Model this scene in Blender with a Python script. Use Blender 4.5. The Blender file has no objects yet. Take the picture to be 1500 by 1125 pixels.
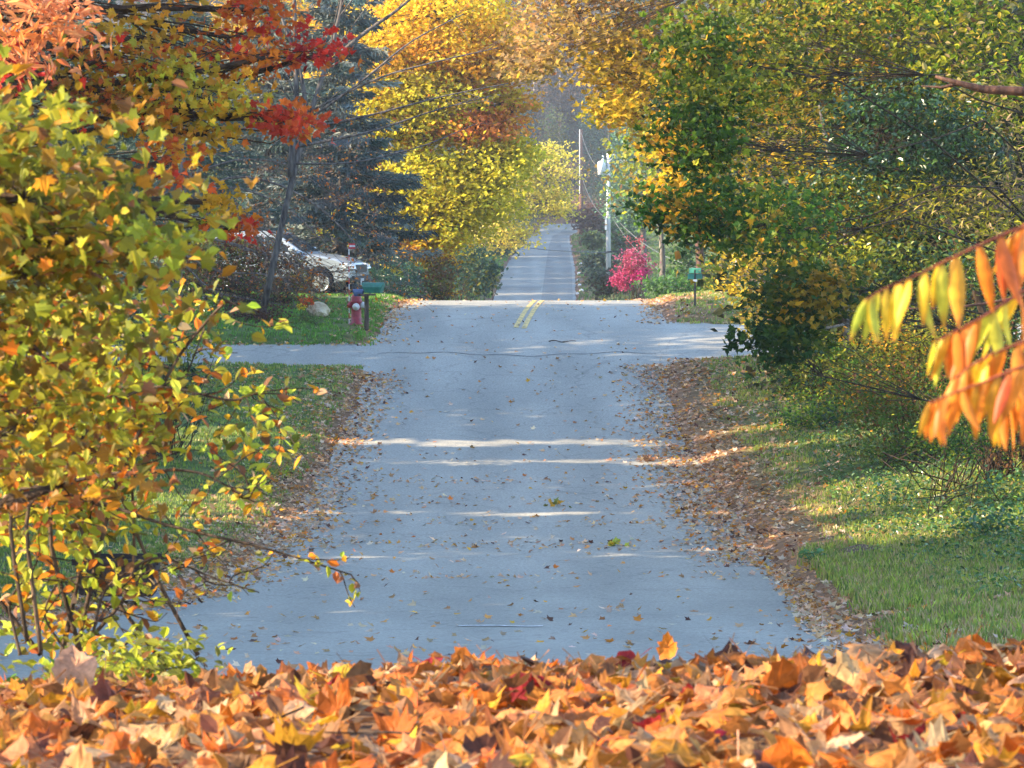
import bpy, bmesh, math
import numpy as np
from mathutils import Vector, Matrix

# ---------------------------------------------------------------- camera, world, sun, exposure
S = bpy.context.scene
COL = S.collection
F = 5000.0                      # focal length in pixels of the 1500 px wide photograph
CZ = 6.0
TH = math.atan(262.5 / F)
cam = bpy.data.cameras.new('camera'); camo = bpy.data.objects.new('camera', cam); COL.objects.link(camo)
camo.location = (0, 0, CZ); camo.rotation_euler = (math.pi / 2 - TH, 0, 0)
cam.sensor_width = 36; cam.lens = F / 1500 * 36
cam.clip_start = 0.1; cam.clip_end = 4000
cam.dof.use_dof = True; cam.dof.focus_distance = 55; cam.dof.aperture_fstop = 18
S.camera = camo
SUN_EL = math.radians(27); SUN_AZ = math.radians(-102)      # azimuth from +Y, negative = left
w = bpy.data.worlds.new('World'); S.world = w; w.use_nodes = True
nt = w.node_tree; bg = nt.nodes['Background']
sky = nt.nodes.new('ShaderNodeTexSky'); sky.sky_type = 'NISHITA'; sky.sun_disc = False
sky.sun_elevation = SUN_EL; sky.sun_rotation = SUN_AZ; sky.air_density = 1.0; sky.dust_density = 0.3; sky.ozone_density = 1.3
nt.links.new(sky.outputs[0], bg.inputs[0]); bg.inputs[1].default_value = 0.13
sl = bpy.data.lights.new('sun', 'SUN'); so = bpy.data.objects.new('sun', sl); COL.objects.link(so)
sl.energy = 3.7; sl.angle = math.radians(0.5); sl.color = (1, 0.79, 0.52)
sdir = Vector((math.sin(SUN_AZ) * math.cos(SUN_EL), math.cos(SUN_AZ) * math.cos(SUN_EL), math.sin(SUN_EL)))
so.rotation_euler = sdir.to_track_quat('Z', 'Y').to_euler(); so.location = (-30, 20, 40)
S.view_settings.view_transform = 'Standard'; S.view_settings.look = 'None'
S.view_settings.exposure = 2.4; S.view_settings.gamma = 1
S.render.engine = 'CYCLES'
S.cycles.max_bounces = 6; S.cycles.diffuse_bounces = 2; S.cycles.glossy_bounces = 2
S.cycles.transmission_bounces = 3; S.cycles.transparent_max_bounces = 4; S.cycles.volume_bounces = 0
S.cycles.use_denoising = True

# ---------------------------------------------------------------- helpers
FW = np.array([0, math.cos(TH), -math.sin(TH)]); UP = np.array([0, math.sin(TH), math.cos(TH)]); RT = np.array([1., 0, 0])
CP = np.array([0, 0, CZ])
def P(px, py, d): return CP + d * (FW + RT * (px - 750) / F + UP * (562.5 - py) / F)
def rng(s): return np.random.default_rng(s)

def link(o, parent=None):
    COL.objects.link(o)
    if parent is not None:
        o.parent = parent
    return o
def empty(name, loc, rz=0, label=None, cat=None, group=None):
    o = bpy.data.objects.new(name, None); COL.objects.link(o)
    o.location = tuple(float(v) for v in loc); o.rotation_euler = (0, 0, rz); o.empty_display_size = 0.2
    tag(o, label, cat, group); return o
def tag(o, label=None, cat=None, group=None, kind=None):
    if label: o['label'] = label
    if cat: o['category'] = cat
    if group: o['group'] = group
    if kind: o['kind'] = kind
    return o

class Acc:
    """collects polygons; build() links them as ONE mesh object"""
    def __init__(s): s.v = []; s.l = []; s.t = []; s.c = []; s.n = 0
    def add(s, v, faces, col=None):
        v = np.asarray(v, float).reshape(-1, 3)
        for f in faces: s.t.append(np.array([len(f)])); s.l.append(np.asarray(f) + s.n)
        s.v.append(v); s.n += len(v)
        s.c.append(np.tile(np.array([1, 1, 1] if col is None else col, float), (len(v), 1)) if (col is None or np.ndim(col) == 1) else np.asarray(col))
    def addmany(s, V, faces, C):
        """V (N,k,3), faces of the template, C (N,3) or (N,k,3)"""
        N, k, _ = V.shape
        if N == 0: return
        if C.ndim == 2: C = np.repeat(C[:, None, :], k, axis=1)
        off = (np.arange(N) * k + s.n)[:, None]
        flat = np.concatenate([np.asarray(f) for f in faces]); tot = np.array([len(f) for f in faces])
        s.l.append((off + flat[None, :]).ravel()); s.t.append(np.tile(tot, N))
        s.v.append(V.reshape(-1, 3)); s.c.append(C.reshape(-1, 3)); s.n += N * k
    def grid(s, V, col=None):
        """V (m,n,3) as a sheet"""
        m, n, _ = V.shape
        i = np.arange(m - 1)[:, None] * n + np.arange(n - 1)[None, :]
        q = np.stack([i, i + 1, i + n + 1, i + n], -1).reshape(-1, 4) + s.n
        s.l.append(q.ravel()); s.t.append(np.full(len(q), 4)); s.v.append(V.reshape(-1, 3)); s.n += m * n
        s.c.append(np.ones((m * n, 3)) if col is None else (np.tile(np.array(col, float), (m * n, 1)) if np.ndim(col) == 1 else col.reshape(-1, 3)))
    def tube(s, pts, rad, sides=6, col=None, cap=True):
        pts = np.asarray(pts, float); n = len(pts)
        rad = np.broadcast_to(np.asarray(rad, float), (n,))
        t = np.gradient(pts, axis=0); t /= np.linalg.norm(t, axis=1, keepdims=True) + 1e-9
        ref = np.array([0.31, 0.2, 0.93]) if abs(t[0, 2]) < 0.9 else np.array([1., 0.1, 0])
        u = np.cross(t, ref); u /= np.linalg.norm(u, axis=1, keepdims=True) + 1e-9
        b = np.cross(t, u)
        a = np.linspace(0, 2 * math.pi, sides, endpoint=False)
        V = pts[:, None, :] + rad[:, None, None] * (np.cos(a)[None, :, None] * u[:, None, :] + np.sin(a)[None, :, None] * b[:, None, :])
        i = np.arange(n - 1)[:, None] * sides; j = np.arange(sides)[None, :]; j2 = (j + 1) % sides
        q = np.stack([i + j, i + j2, i + sides + j2, i + sides + j], -1).reshape(-1, 4) + s.n
        s.l.append(q.ravel()); s.t.append(np.full(len(q), 4))
        if cap:
            s.l.append(np.arange(sides)[::-1] + s.n); s.l.append(np.arange(sides) + s.n + (n - 1) * sides); s.t.append(np.array([sides, sides]))
        s.v.append(V.reshape(-1, 3)); s.n += n * sides
        s.c.append(np.tile(np.array([1, 1, 1] if col is None else col, float), (n * sides, 1)))
    def box(s, lo, hi, R=None, loc=(0, 0, 0)):
        x0, y0, z0 = lo; x1, y1, z1 = hi
        v = np.array([[x0,y0,z0],[x1,y0,z0],[x1,y1,z0],[x0,y1,z0],[x0,y0,z1],[x1,y0,z1],[x1,y1,z1],[x0,y1,z1]], float)
        if R is not None: v = v @ np.array(R).T
        s.add(v + np.array(loc), [(0,3,2,1),(4,5,6,7),(0,1,5,4),(1,2,6,5),(2,3,7,6),(3,0,4,7)])
    def lathe(s, prof, sides=16, loc=(0,0,0), R=None):
        a = np.linspace(0, 2 * math.pi, sides, endpoint=False)
        V = np.array([[(r * math.cos(t), r * math.sin(t), z) for t in a] for r, z in prof]).reshape(-1, 3)
        if R is not None: V = V @ np.array(R).T
        n = len(prof); fs = []
        for i in range(n - 1):
            for j in range(sides):
                k = (j + 1) % sides
                fs.append((i*sides+j, i*sides+k, (i+1)*sides+k, (i+1)*sides+j))
        fs.append(tuple(range(sides))[::-1]); fs.append(tuple((n-1)*sides + j for j in range(sides)))
        s.add(V + np.array(loc), fs)
    def build(s, name, mat, parent=None, smooth=False, origin=None, bevel=0):
        me = bpy.data.meshes.new(name)
        v = np.concatenate(s.v)
        if origin is None and parent is not None: origin = np.array(parent.location)
        if origin is not None: v = v - np.array(origin)
        l = np.concatenate(s.l).astype(np.int32); t = np.concatenate(s.t).astype(np.int32)
        me.vertices.add(len(v)); me.vertices.foreach_set('co', v.astype(np.float32).ravel())
        me.loops.add(len(l)); me.loops.foreach_set('vertex_index', l)
        me.polygons.add(len(t)); me.polygons.foreach_set('loop_start', np.concatenate([[0], np.cumsum(t)[:-1]]).astype(np.int32))
        me.update(calc_edges=True)
        ca = me.attributes.new('col', 'FLOAT_COLOR', 'POINT')
        c = np.ones((len(v), 4), np.float32); c[:, :3] = np.concatenate(s.c); ca.data.foreach_set('color', c.ravel())
        me.materials.append(mat)
        me.polygons.foreach_set('use_smooth', np.full(len(t), smooth))
        o = bpy.data.objects.new(name, me); link(o, parent)
        if parent is None and origin is not None: o.location = tuple(float(q) for q in origin)
        if bevel:
            m = o.modifiers.new('bevel', 'BEVEL'); m.width = bevel; m.segments = 2; m.limit_method = 'ANGLE'
        return o

# ---------------------------------------------------------------- materials
def newmat(name):
    m = bpy.data.materials.new(name); m.use_nodes = True
    return m, m.node_tree, m.node_tree.nodes['Principled BSDF']
def leafmat(name, rough=0.45, tr=0.45, spec=0.4, gain=1.0, tgain=1.5, vein=False):
    m, n, b = newmat(name)
    a = n.nodes.new('ShaderNodeAttribute'); a.attribute_name = 'col'
    col = a.outputs['Color']
    no = n.nodes.new('ShaderNodeTexNoise'); no.inputs['Scale'].default_value = 60 if vein else 9
    tc = n.nodes.new('ShaderNodeTexCoord'); n.links.new(tc.outputs['Object'], no.inputs['Vector'])
    mr = n.nodes.new('ShaderNodeMapRange'); mr.inputs['From Min'].default_value = 0.3; mr.inputs['From Max'].default_value = 0.7
    mr.inputs['To Min'].default_value = 0.72 * gain; mr.inputs['To Max'].default_value = 1.2 * gain
    n.links.new(no.outputs['Fac'], mr.inputs['Value'])
    mu = n.nodes.new('ShaderNodeVectorMath'); mu.operation = 'SCALE'
    n.links.new(col, mu.inputs[0]); n.links.new(mr.outputs[0], mu.inputs['Scale'])
    n.links.new(mu.outputs[0], b.inputs['Base Color'])
    b.inputs['Roughness'].default_value = rough; b.inputs['Specular IOR Level'].default_value = spec
    if tr > 0:
        t = n.nodes.new('ShaderNodeBsdfTranslucent'); m2 = n.nodes.new('ShaderNodeVectorMath'); m2.operation = 'SCALE'
        m2.inputs['Scale'].default_value = tgain; n.links.new(mu.outputs[0], m2.inputs[0]); n.links.new(m2.outputs[0], t.inputs['Color'])
        mx = n.nodes.new('ShaderNodeMixShader'); mx.inputs[0].default_value = tr
        out = n.nodes['Material Output']
        n.links.new(b.outputs[0], mx.inputs[1]); n.links.new(t.outputs[0], mx.inputs[2]); n.links.new(mx.outputs[0], out.inputs['Surface'])
    return m
def noisemat(name, c1, c2, scale=5, rough=0.8, spec=0.3, detail=6, bump=0, bscale=None, metallic=0, stretch=None, coat=0, attr=False, lo=0.35, hi=0.65):
    m, n, b = newmat(name)
    tc = n.nodes.new('ShaderNodeTexCoord'); no = n.nodes.new('ShaderNodeTexNoise')
    src = tc.outputs['Object']
    if stretch:
        mp = n.nodes.new('ShaderNodeMapping'); mp.inputs['Scale'].default_value = stretch
        n.links.new(src, mp.inputs[0]); src = mp.outputs[0]
    n.links.new(src, no.inputs['Vector']); no.inputs['Scale'].default_value = scale; no.inputs['Detail'].default_value = detail
    r = n.nodes.new('ShaderNodeValToRGB'); r.color_ramp.elements[0].position = lo; r.color_ramp.elements[1].position = hi
    r.color_ramp.elements[0].color = (*c1, 1); r.color_ramp.elements[1].color = (*c2, 1)
    n.links.new(no.outputs['Fac'], r.inputs['Fac'])
    out = r.outputs[0]
    if attr:
        a = n.nodes.new('ShaderNodeAttribute'); a.attribute_name = 'col'
        mx = n.nodes.new('ShaderNodeVectorMath'); mx.operation = 'MULTIPLY'
        n.links.new(out, mx.inputs[0]); n.links.new(a.outputs['Color'], mx.inputs[1]); out = mx.outputs[0]
    n.links.new(out, b.inputs['Base Color'])
    b.inputs['Roughness'].default_value = rough; b.inputs['Specular IOR Level'].default_value = spec; b.inputs['Metallic'].default_value = metallic
    b.inputs['Coat Weight'].default_value = coat
    if bump:
        n2 = n.nodes.new('ShaderNodeTexNoise'); n2.inputs['Scale'].default_value = bscale or scale * 3; n2.inputs['Detail'].default_value = 6
        n.links.new(src, n2.inputs['Vector'])
        bp = n.nodes.new('ShaderNodeBump'); bp.inputs['Strength'].default_value = bump; bp.inputs['Distance'].default_value = 0.03
        n.links.new(n2.outputs['Fac'], bp.inputs['Height']); n.links.new(bp.outputs[0], b.inputs['Normal'])
    return m
M_LEAF = leafmat('leaf', gain=.82, spec=.18); M_GLOSSY = leafmat('glossy_leaf', rough=0.3, tr=0.25, spec=0.5, gain=.8)
M_DRY = leafmat('dry_leaf', rough=0.6, tr=0.3, spec=0.2, tgain=1.3, vein=True, gain=.8)
M_LITTER = leafmat('litter_leaf', rough=0.6, tr=0.2, spec=0.3)
M_SUMAC = leafmat('sumac_leaf', rough=0.45, tr=0.45, spec=0.35, tgain=1.15, vein=True)
M_GRASS = leafmat('grass_blade', rough=0.5, tr=0.4, spec=0.3)
M_NEEDLE = leafmat('needle', rough=0.5, tr=0.15, spec=0.3)
M_BARK = noisemat('grey_bark', (.06, .05, .045), (.2, .175, .15), 14, 0.9, 0.15, bump=0.6, stretch=(1, 1, .25), attr=True)
M_BARKD = noisemat('dark_bark', (.02, .014, .01), (.075, .05, .035), 14, 0.9, 0.15, bump=0.6, stretch=(1, 1, .25), attr=True)
M_BARKR = noisemat('red_bark', (.03, .013, .009), (.10, .045, .028), 14, 0.7, 0.3, bump=0.4, stretch=(1, 1, .4), attr=True)
def asphalt(name, k=1.0):
    m, n, b = newmat(name)
    tc = n.nodes.new('ShaderNodeTexCoord')
    n1 = n.nodes.new('ShaderNodeTexNoise'); n1.inputs['Scale'].default_value = 0.35; n1.inputs['Detail'].default_value = 5
    mp = n.nodes.new('ShaderNodeMapping'); mp.inputs['Scale'].default_value = (2.2, .6, 1); n.links.new(tc.outputs['Object'], mp.inputs[0]); n.links.new(mp.outputs[0], n1.inputs['Vector'])
    n2 = n.nodes.new('ShaderNodeTexNoise'); n2.inputs['Scale'].default_value = 26; n2.inputs['Detail'].default_value = 8; n2.inputs['Roughness'].default_value = .75
    n.links.new(tc.outputs['Object'], n2.inputs['Vector'])
    r = n.nodes.new('ShaderNodeValToRGB'); e = r.color_ramp.elements
    e[0].position = .32; e[0].color = (.235*k, .228*k, .195*k, 1); e[1].position = .68; e[1].color = (.31*k, .30*k, .258*k, 1)
    n.links.new(n1.outputs['Fac'], r.inputs['Fac'])
    mr = n.nodes.new('ShaderNodeMapRange'); mr.inputs['From Min'].default_value = .35; mr.inputs['From Max'].default_value = .65; mr.inputs['To Min'].default_value = .58; mr.inputs['To Max'].default_value = 1.42
    n.links.new(n2.outputs['Fac'], mr.inputs['Value'])
    mu = n.nodes.new('ShaderNodeVectorMath'); mu.operation = 'SCALE'; n.links.new(r.outputs[0], mu.inputs[0]); n.links.new(mr.outputs[0], mu.inputs['Scale'])
    # sealed hairline cracks and polished wheel tracks
    vo = n.nodes.new('ShaderNodeTexVoronoi'); vo.feature = 'DISTANCE_TO_EDGE'; vo.inputs['Scale'].default_value = .42
    wn = n.nodes.new('ShaderNodeTexNoise'); wn.inputs['Scale'].default_value = 1.3; wn.inputs['Detail'].default_value = 6
    n.links.new(tc.outputs['Object'], wn.inputs['Vector'])
    ad = n.nodes.new('ShaderNodeVectorMath'); ad.operation = 'MULTIPLY_ADD'; ad.inputs[1].default_value = (1.4, 1.4, 0); n.links.new(wn.outputs['Color'], ad.inputs[0]); n.links.new(tc.outputs['Object'], ad.inputs[2]); n.links.new(ad.outputs[0], vo.inputs['Vector'])
    cr_ = n.nodes.new('ShaderNodeMapRange'); cr_.inputs['From Min'].default_value = .004; cr_.inputs['From Max'].default_value = .016; cr_.inputs['To Min'].default_value = .78; n.links.new(vo.outputs['Distance'], cr_.inputs['Value'])
    sx = n.nodes.new('ShaderNodeSeparateXYZ'); n.links.new(tc.outputs['Object'], sx.inputs[0])
    sn = n.nodes.new('ShaderNodeMath'); sn.operation = 'SINE'; ml = n.nodes.new('ShaderNodeMath'); ml.operation = 'MULTIPLY'; ml.inputs[1].default_value = 3.6
    n.links.new(sx.outputs[0], ml.inputs[0]); n.links.new(ml.outputs[0], sn.inputs[0])
    tk_ = n.nodes.new('ShaderNodeMapRange'); tk_.inputs['From Min'].default_value = -1; tk_.inputs['To Min'].default_value = .93; tk_.inputs['To Max'].default_value = 1.06; n.links.new(sn.outputs[0], tk_.inputs['Value'])
    pr = n.nodes.new('ShaderNodeMath'); pr.operation = 'MULTIPLY'; n.links.new(cr_.outputs[0], pr.inputs[0]); n.links.new(tk_.outputs[0], pr.inputs[1])
    mu2 = n.nodes.new('ShaderNodeVectorMath'); mu2.operation = 'SCALE'; n.links.new(mu.outputs[0], mu2.inputs[0]); n.links.new(pr.outputs[0], mu2.inputs['Scale']); mu = mu2
    n.links.new(mu.outputs[0], b.inputs['Base Color']); b.inputs['Roughness'].default_value = .72; b.inputs['Specular IOR Level'].default_value = .5
    bp = n.nodes.new('ShaderNodeBump'); bp.inputs['Strength'].default_value = .35; bp.inputs['Distance'].default_value = .01
    n.links.new(n2.outputs['Fac'], bp.inputs['Height']); n.links.new(bp.outputs[0], b.inputs['Normal'])
    return m
M_ROAD = asphalt('asphalt'); M_PATCH = asphalt('patched_asphalt', .72)
def plain(name, c, rough=.5, metallic=0, spec=.5, var=.25, scale=8, coat=0):
    c = np.array(c)
    return noisemat(name, tuple(c * (1 - var)), tuple(np.minimum(c * (1 + var * .6), 1)), scale, rough, spec, metallic=metallic, coat=coat)

# ---------------------------------------------------------------- terrain heights
PY = np.array([-40, 0, 3, 6, 8, 9.5, 10.8, 12, 14, 17, 20, 25, 30, 35, 40, 45, 50, 55, 60, 65, 70, 75, 80, 85, 90, 100, 120, 150, 200, 250, 300, 350, 380, 400, 430, 500, 600, 700, 1600.])
PZ = np.array([-1.1, -1.0, -1.0, -1.05, -1.21, -1.37, -1.57, -1.87, -2.35, -2.85, -3.15, -3.39, -3.87, -4.3, -4.64, -4.88, -5.0, -4.9, -4.68, -4.35, -3.92, -3.36, -2.88, -2.62, -2.50, -2.9, -4.5, -7.5, -9.0, -6.9, -5.5, -4.2, -3.45, -3.2, 4, 24, 48, 62, 70.])
_yy = np.linspace(-40, 1600, 16401)
_zz = np.interp(_yy, PY, PZ)
_k = np.exp(-0.5 * (np.arange(-30, 31) / 11.0) ** 2); _k /= _k.sum()
_zs = np.convolve(np.pad(_zz, 30, mode='edge'), _k, mode='valid')
def prof(y): return np.interp(y, _yy, _zs) + CZ
LY = [15, 19, 27, 28.5, 30, 31.5, 33, 36, 40, 45, 50, 55, 60, 65, 70, 75, 80, 85, 90, 100, 250, 300, 350, 380, 430]
LX = [-32, -32, -32, -14, -8.5, -6.6, -5.5, -4.7, -4.1, -3.8, -3.6, -3.45, -3.35, -3.25, -3.1, -3.0, -3.0, -3.0, -2.75, -2.9, -1.4, -.6, .7, 1.9, 5]
RY = [15, 20, 25, 30, 35, 40, 45, 50, 55, 60, 65, 70, 75, 80, 85, 90, 100, 250, 300, 350, 380, 430]
RX = [2.6, 2.7, 2.85, 3.05, 3.25, 3.5, 3.6, 3.6, 3.5, 3.35, 3.2, 3.2, 3.3, 3.5, 3.7, 3.8, 3.5, 4.7, 5.5, 6.0, 6.4, 9.5]
def edgeL(y): return np.interp(y, LY, LX)
def edgeR(y): return np.interp(y, RY, RX)
def vnoise(x, y, seed=0):
    r = rng(seed); o = 0
    for k in range(7):
        a = r.uniform(0, 2 * math.pi); f = r.uniform(.6, 1.4) * (1.55 ** k) * .35; ph = r.uniform(0, 6.28)
        o = o + np.sin((x * math.cos(a) + y * math.sin(a)) * f + ph + 1.3 * np.sin(f * .7 * (y * math.cos(a) - x * math.sin(a)) + ph * 2)) / (1.35 ** k)
    return o / 3.2
def sstep(a, b, x): t = np.clip((x - a) / (b - a), 0, 1); return t * t * (3 - 2 * t)
# driveways / side roads crossing the verge, as strips (Y0(x), Y1(x))
def drive_mask(x, y):
    l = (x < -2) * sstep(73.0, 73.8, y) * (1 - sstep(77.0, 78.0, y)) * (x > -30)           # paved drive on the left
    r = (x > 2) * sstep(73.6, 74.9, y) * (1 - sstep(80.9, 82.6, y))                        # side road on the right
    return np.maximum(l, r)
def H(x, y):
    x = np.asarray(x, float); y = np.asarray(y, float)
    z = prof(y)
    l = edgeL(y); r = edgeR(y)
    out = np.maximum(np.maximum(l - x, x - r), 0)
    inroad = (y > 15.5)
    rise = np.where(x > r, 0.13, 0.05)
    v = sstep(0, .5, out) * .10 + np.minimum(out, 12) * rise * sstep(28, 45, y) * (1 - .5 * sstep(60, 75, y))
    v = v + sstep(.3, 3, out) * vnoise(x, y, 3) * .10
    v = v * (1 - .0 * inroad)
    dm = drive_mask(x, y); v = v * (1 - dm)
    v = np.where(y < 17, sstep(17, 13, y) * 0 + vnoise(x * 2, y * 2, 5) * .03 * sstep(18, 14, y), v)
    # foreground bank tilts up to the right
    v = v + (1 - sstep(11, 20, y)) * (x * .038 * np.clip(y / 10, 0, 1.2))
    v = v + sstep(430, 700, y) * (vnoise(x * .02, y * .02, 8) * 10) + sstep(110, 200, y) * out.clip(0, 60) * .02
    v = v + sstep(0, 2.2, x - r) * sstep(13, 22, y) * (1 - sstep(30, 40, y)) * .22
    return z + v
def G(px, py):
    """point of the ground seen at a pixel"""
    dr = FW + RT * (px - 750) / F + UP * (562.5 - py) / F
    d = np.concatenate([np.arange(4, 120, .1), np.arange(120, 1500, 1.)])
    q = CP + d[:, None] * dr
    hit = np.nonzero(q[:, 2] < H(q[:, 0], q[:, 1]))[0]
    p = q[hit[0]] if len(hit) else q[-1]
    return np.array([p[0], p[1], float(H(p[0], p[1]))])
def onground(x, y): return np.array([x, y, float(H(x, y))])

# ---------------------------------------------------------------- the ground
xs = np.unique(np.concatenate([np.linspace(-12, 12, 97), np.linspace(-40, 40, 81), np.linspace(-150, 150, 61), np.linspace(-700, 700, 57)]))
ys = np.unique(np.concatenate([np.linspace(-40, 0, 12), np.linspace(0, 14, 60), np.linspace(14, 100, 200), np.linspace(100, 440, 120), np.linspace(440, 1600, 60)]))
X, Y = np.meshgrid(xs, ys)
Z = H(X, Y)
inside = (X > edgeL(Y) - .02) & (X < edgeR(Y) + .02) & (Y > 15.8) & (Y < 404)
Z = Z - np.where(inside, .09, 0) - np.where(drive_mask(X, Y) > .5, .05, 0)
n1 = vnoise(X * .9, Y * .45, 21); n2 = vnoise(X * 2.2, Y * 1.1, 22)
grass = np.array([.09, .13, .035]); litter = np.array([.24, .13, .07]); dirt = np.array([.12, .09, .06])
out = np.maximum(np.maximum(edgeL(Y) - X, X - edgeR(Y)), 0)
lit = np.clip(1.1 - out / np.where(X > 0, 2.0 + 1.2 * n1, 1.0 + .5 * n1), 0, 1)
C = grass * (1 - lit[..., None]) + litter * lit[..., None]
C = C * (1 - .45 * np.clip(n2, 0, 1)[..., None]) + dirt * (.45 * np.clip(n2, 0, 1))[..., None]
bank = (1 - sstep(14, 20, Y))[..., None]; C = C * (1 - bank) + np.array([.16, .10, .06]) * bank
farh = sstep(400, 450, Y)[..., None]; C = C * (1 - farh) + np.array([.05, .042, .03]) * farh
g = Acc(); g.grid(np.stack([X, Y, Z], -1), C)
M_GROUND = noisemat('ground_soil', (.65, .65, .65), (1.3, 1.3, 1.3), 3.5, .95, .1, detail=10, bump=.5, bscale=14, attr=True)
tag(g.build('ground', M_GROUND, smooth=True), kind='structure')

def roadsheet(name, y0, y1, fl, fr, mat, lift, nx=9, ny=200, crown=.04):
    yy = np.linspace(y0, y1, ny); V = np.zeros((ny, nx, 3))
    for i, yv in enumerate(yy):
        a, b = fl(yv), fr(yv); xx = np.linspace(a, b, nx)
        t = np.linspace(-1, 1, nx)
        V[i, :, 0] = xx; V[i, :, 1] = yv; V[i, :, 2] = prof(yv) + lift
        # stay on the tilted part near the bank
        V[i, :, 2] += (1 - sstep(11, 20, yv)) * (xx * .038 * 1.2)
    a = Acc(); a.grid(V); return tag(a.build(name, mat, smooth=True), kind='structure')
ragL = lambda y: edgeL(y) + .12 * float(vnoise(y * 2.5, 3, 31)); ragR = lambda y: edgeR(y) + .12 * float(vnoise(y * 2.5, 9, 32))
roadsheet('road', 15.5, 404, ragL, ragR, M_ROAD, 0.0, nx=13, ny=1400)
roadsheet('asphalt_patch', 150, 400, lambda y: edgeL(y) * .42 + edgeR(y) * .58, lambda y: edgeR(y) - .25, M_PATCH, .006, nx=4, ny=250)
roadsheet('asphalt_patch', 262, 268, lambda y: edgeL(y) + .1, lambda y: edgeL(y) * .42 + edgeR(y) * .58 - .1, M_PATCH, .006, nx=4, ny=12)
# drives
def strip(name, x0, x1, ya, yb, mat, lift, n=60, m=8):
    V = np.zeros((m, n, 3))
    for j, x in enumerate(np.linspace(x0, x1, n)):
        y_0, y_1 = ya(x), yb(x)
        for i, yv in enumerate(np.linspace(y_0, y_1, m)): V[i, j] = (x, yv, prof(yv) + lift)
    a = Acc(); a.grid(V); return tag(a.build(name, mat, smooth=True), kind='structure')
strip('driveway', -30, -2.6, lambda x: 73.7 - .35 * sstep(-5, -2.6, x) * 3, lambda x: 77.1 + sstep(-4.6, -2.6, x) * 2.0, M_ROAD, .004)
strip('side_road', 2.9, 40, lambda x: 74.9 - sstep(4.2, 2.9, x) * 2, lambda x: 80.9 + sstep(5, 2.9, x) * 3.0, M_ROAD, .004)
far_d = strip('driveway', -30, 0, lambda x: 285 , lambda x: 291, M_ROAD, .02)
strip('driveway', 5, 26, lambda x: 345, lambda x: 352, M_ROAD, .03)

# a tar-sealed crack across the road
M_TAR = noisemat('tar_seal', (.05, .05, .052), (.10, .10, .10), 6, .6, .4)
def seam(p, name='tar_seam', w_=.03, seed=1):
    r_ = rng(seed); V = np.zeros((len(p), 2, 3)); d_ = np.gradient(np.array(p), axis=0); d_ /= np.linalg.norm(d_, axis=1, keepdims=True)
    for i, (x_, y_) in enumerate(p):
        ww = w_ * r_.uniform(.5, 1.3); nx_, ny_ = -d_[i][1] * ww, d_[i][0] * ww
        for j, sg_ in enumerate((-1, 1)): V[i, j] = (x_ + sg_ * nx_, y_ + sg_ * ny_, float(prof(y_ + sg_ * ny_)) + .006)
    a = Acc(); a.grid(V[:, ::-1]); tag(a.build(name, M_TAR), kind='structure')
tt_ = np.linspace(0, 1, 80)
seam([(-3.0 + 6.2 * t, 75.6 + .25 * math.sin(t * 9) + .1 * math.sin(t * 31)) for t in tt_], w_=.035, seed=3)

# road paint
M_YEL = noisemat('worn_yellow_paint', (.30, .24, .12), (.72, .50, .16), 9, .7, .3, lo=.4, hi=.55)
M_WHT = noisemat('worn_white_paint', (.28, .28, .28), (.75, .75, .75), 9, .7, .3, lo=.4, hi=.58)
for k, (dx, ya, yb) in enumerate(((0, 80.2, 90.5), (.2, 80.0, 90.5))):
    yy = np.linspace(ya, yb, 40); V = np.zeros((40, 2, 3))
    for i, yv in enumerate(yy):
        xc = .08 + dx + (yv - 80) * .052
        V[i, :, 0] = (xc - .06, xc + .06); V[i, :, 1] = yv; V[i, :, 2] = prof(yv) + .008
    a = Acc(); a.grid(V); tag(a.build('road_marking', M_YEL), kind='structure')
p0 = G(672, 918); p1 = G(795, 918)
V = np.zeros((2, 20, 3))
for j, x in enumerate(np.linspace(p0[0], p1[0], 20)):
    for i, dy in enumerate((-.09, .09)): yv = p0[1] + dy + .1*math.sin(j*.3); V[i, j] = (x, yv, prof(yv) + .008)
a = Acc(); a.grid(V); tag(a.build('road_marking', M_WHT), kind='structure')

# ---------------------------------------------------------------- leaves
T_QUAD = (np.array([[0, 0, 0], [.34, .45, .06], [0, 1, 0], [-.34, .5, .06]]), [(0, 1, 2, 3)])
T_OVAL = (np.array([[0, 0, 0], [.26, .3, .10], [.24, .65, .09], [0, 1, -.05], [-.24, .65, .09], [-.26, .3, .10]]), [(0, 1, 2, 3), (0, 3, 4, 5)])
T_LANCE = (np.array([[0, 0, 0], [.13, .3, .05], [.10, .65, .04], [0, 1, -.06], [-.10, .65, .04], [-.13, .3, .05]]), [(0, 1, 2, 3), (0, 3, 4, 5)])
_mo = [(0, 0), (.16, .02), (.42, -.04), (.34, .14), (.62, .34), (.44, .40), (.46, .56), (.22, .50), (.20, .72), (.12, .68), (0, 1.0)]
_full = _mo + [(-x, y) for x, y in _mo[-2:0:-1]]
_mv = np.array([(x, y, .18 * abs(x) - .10 * (y - .4) ** 2) for x, y in _full])
T_MAPLE = (_mv, [tuple(range(0, 11)), (0,) + tuple(range(10, 20))])
# light version with fewer points
_ml = [(0, 0), (.40, 0), (.30, .16), (.6, .42), (.24, .45), (0, 1.0), (-.24, .45), (-.6, .42), (-.30, .16), (-.40, 0)]
T_MAPLE_S = (np.array([(x, y, .15 * abs(x)) for x, y in _ml]), [(0, 1, 2, 3, 4, 5), (0, 5, 6, 7, 8, 9)])

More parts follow.
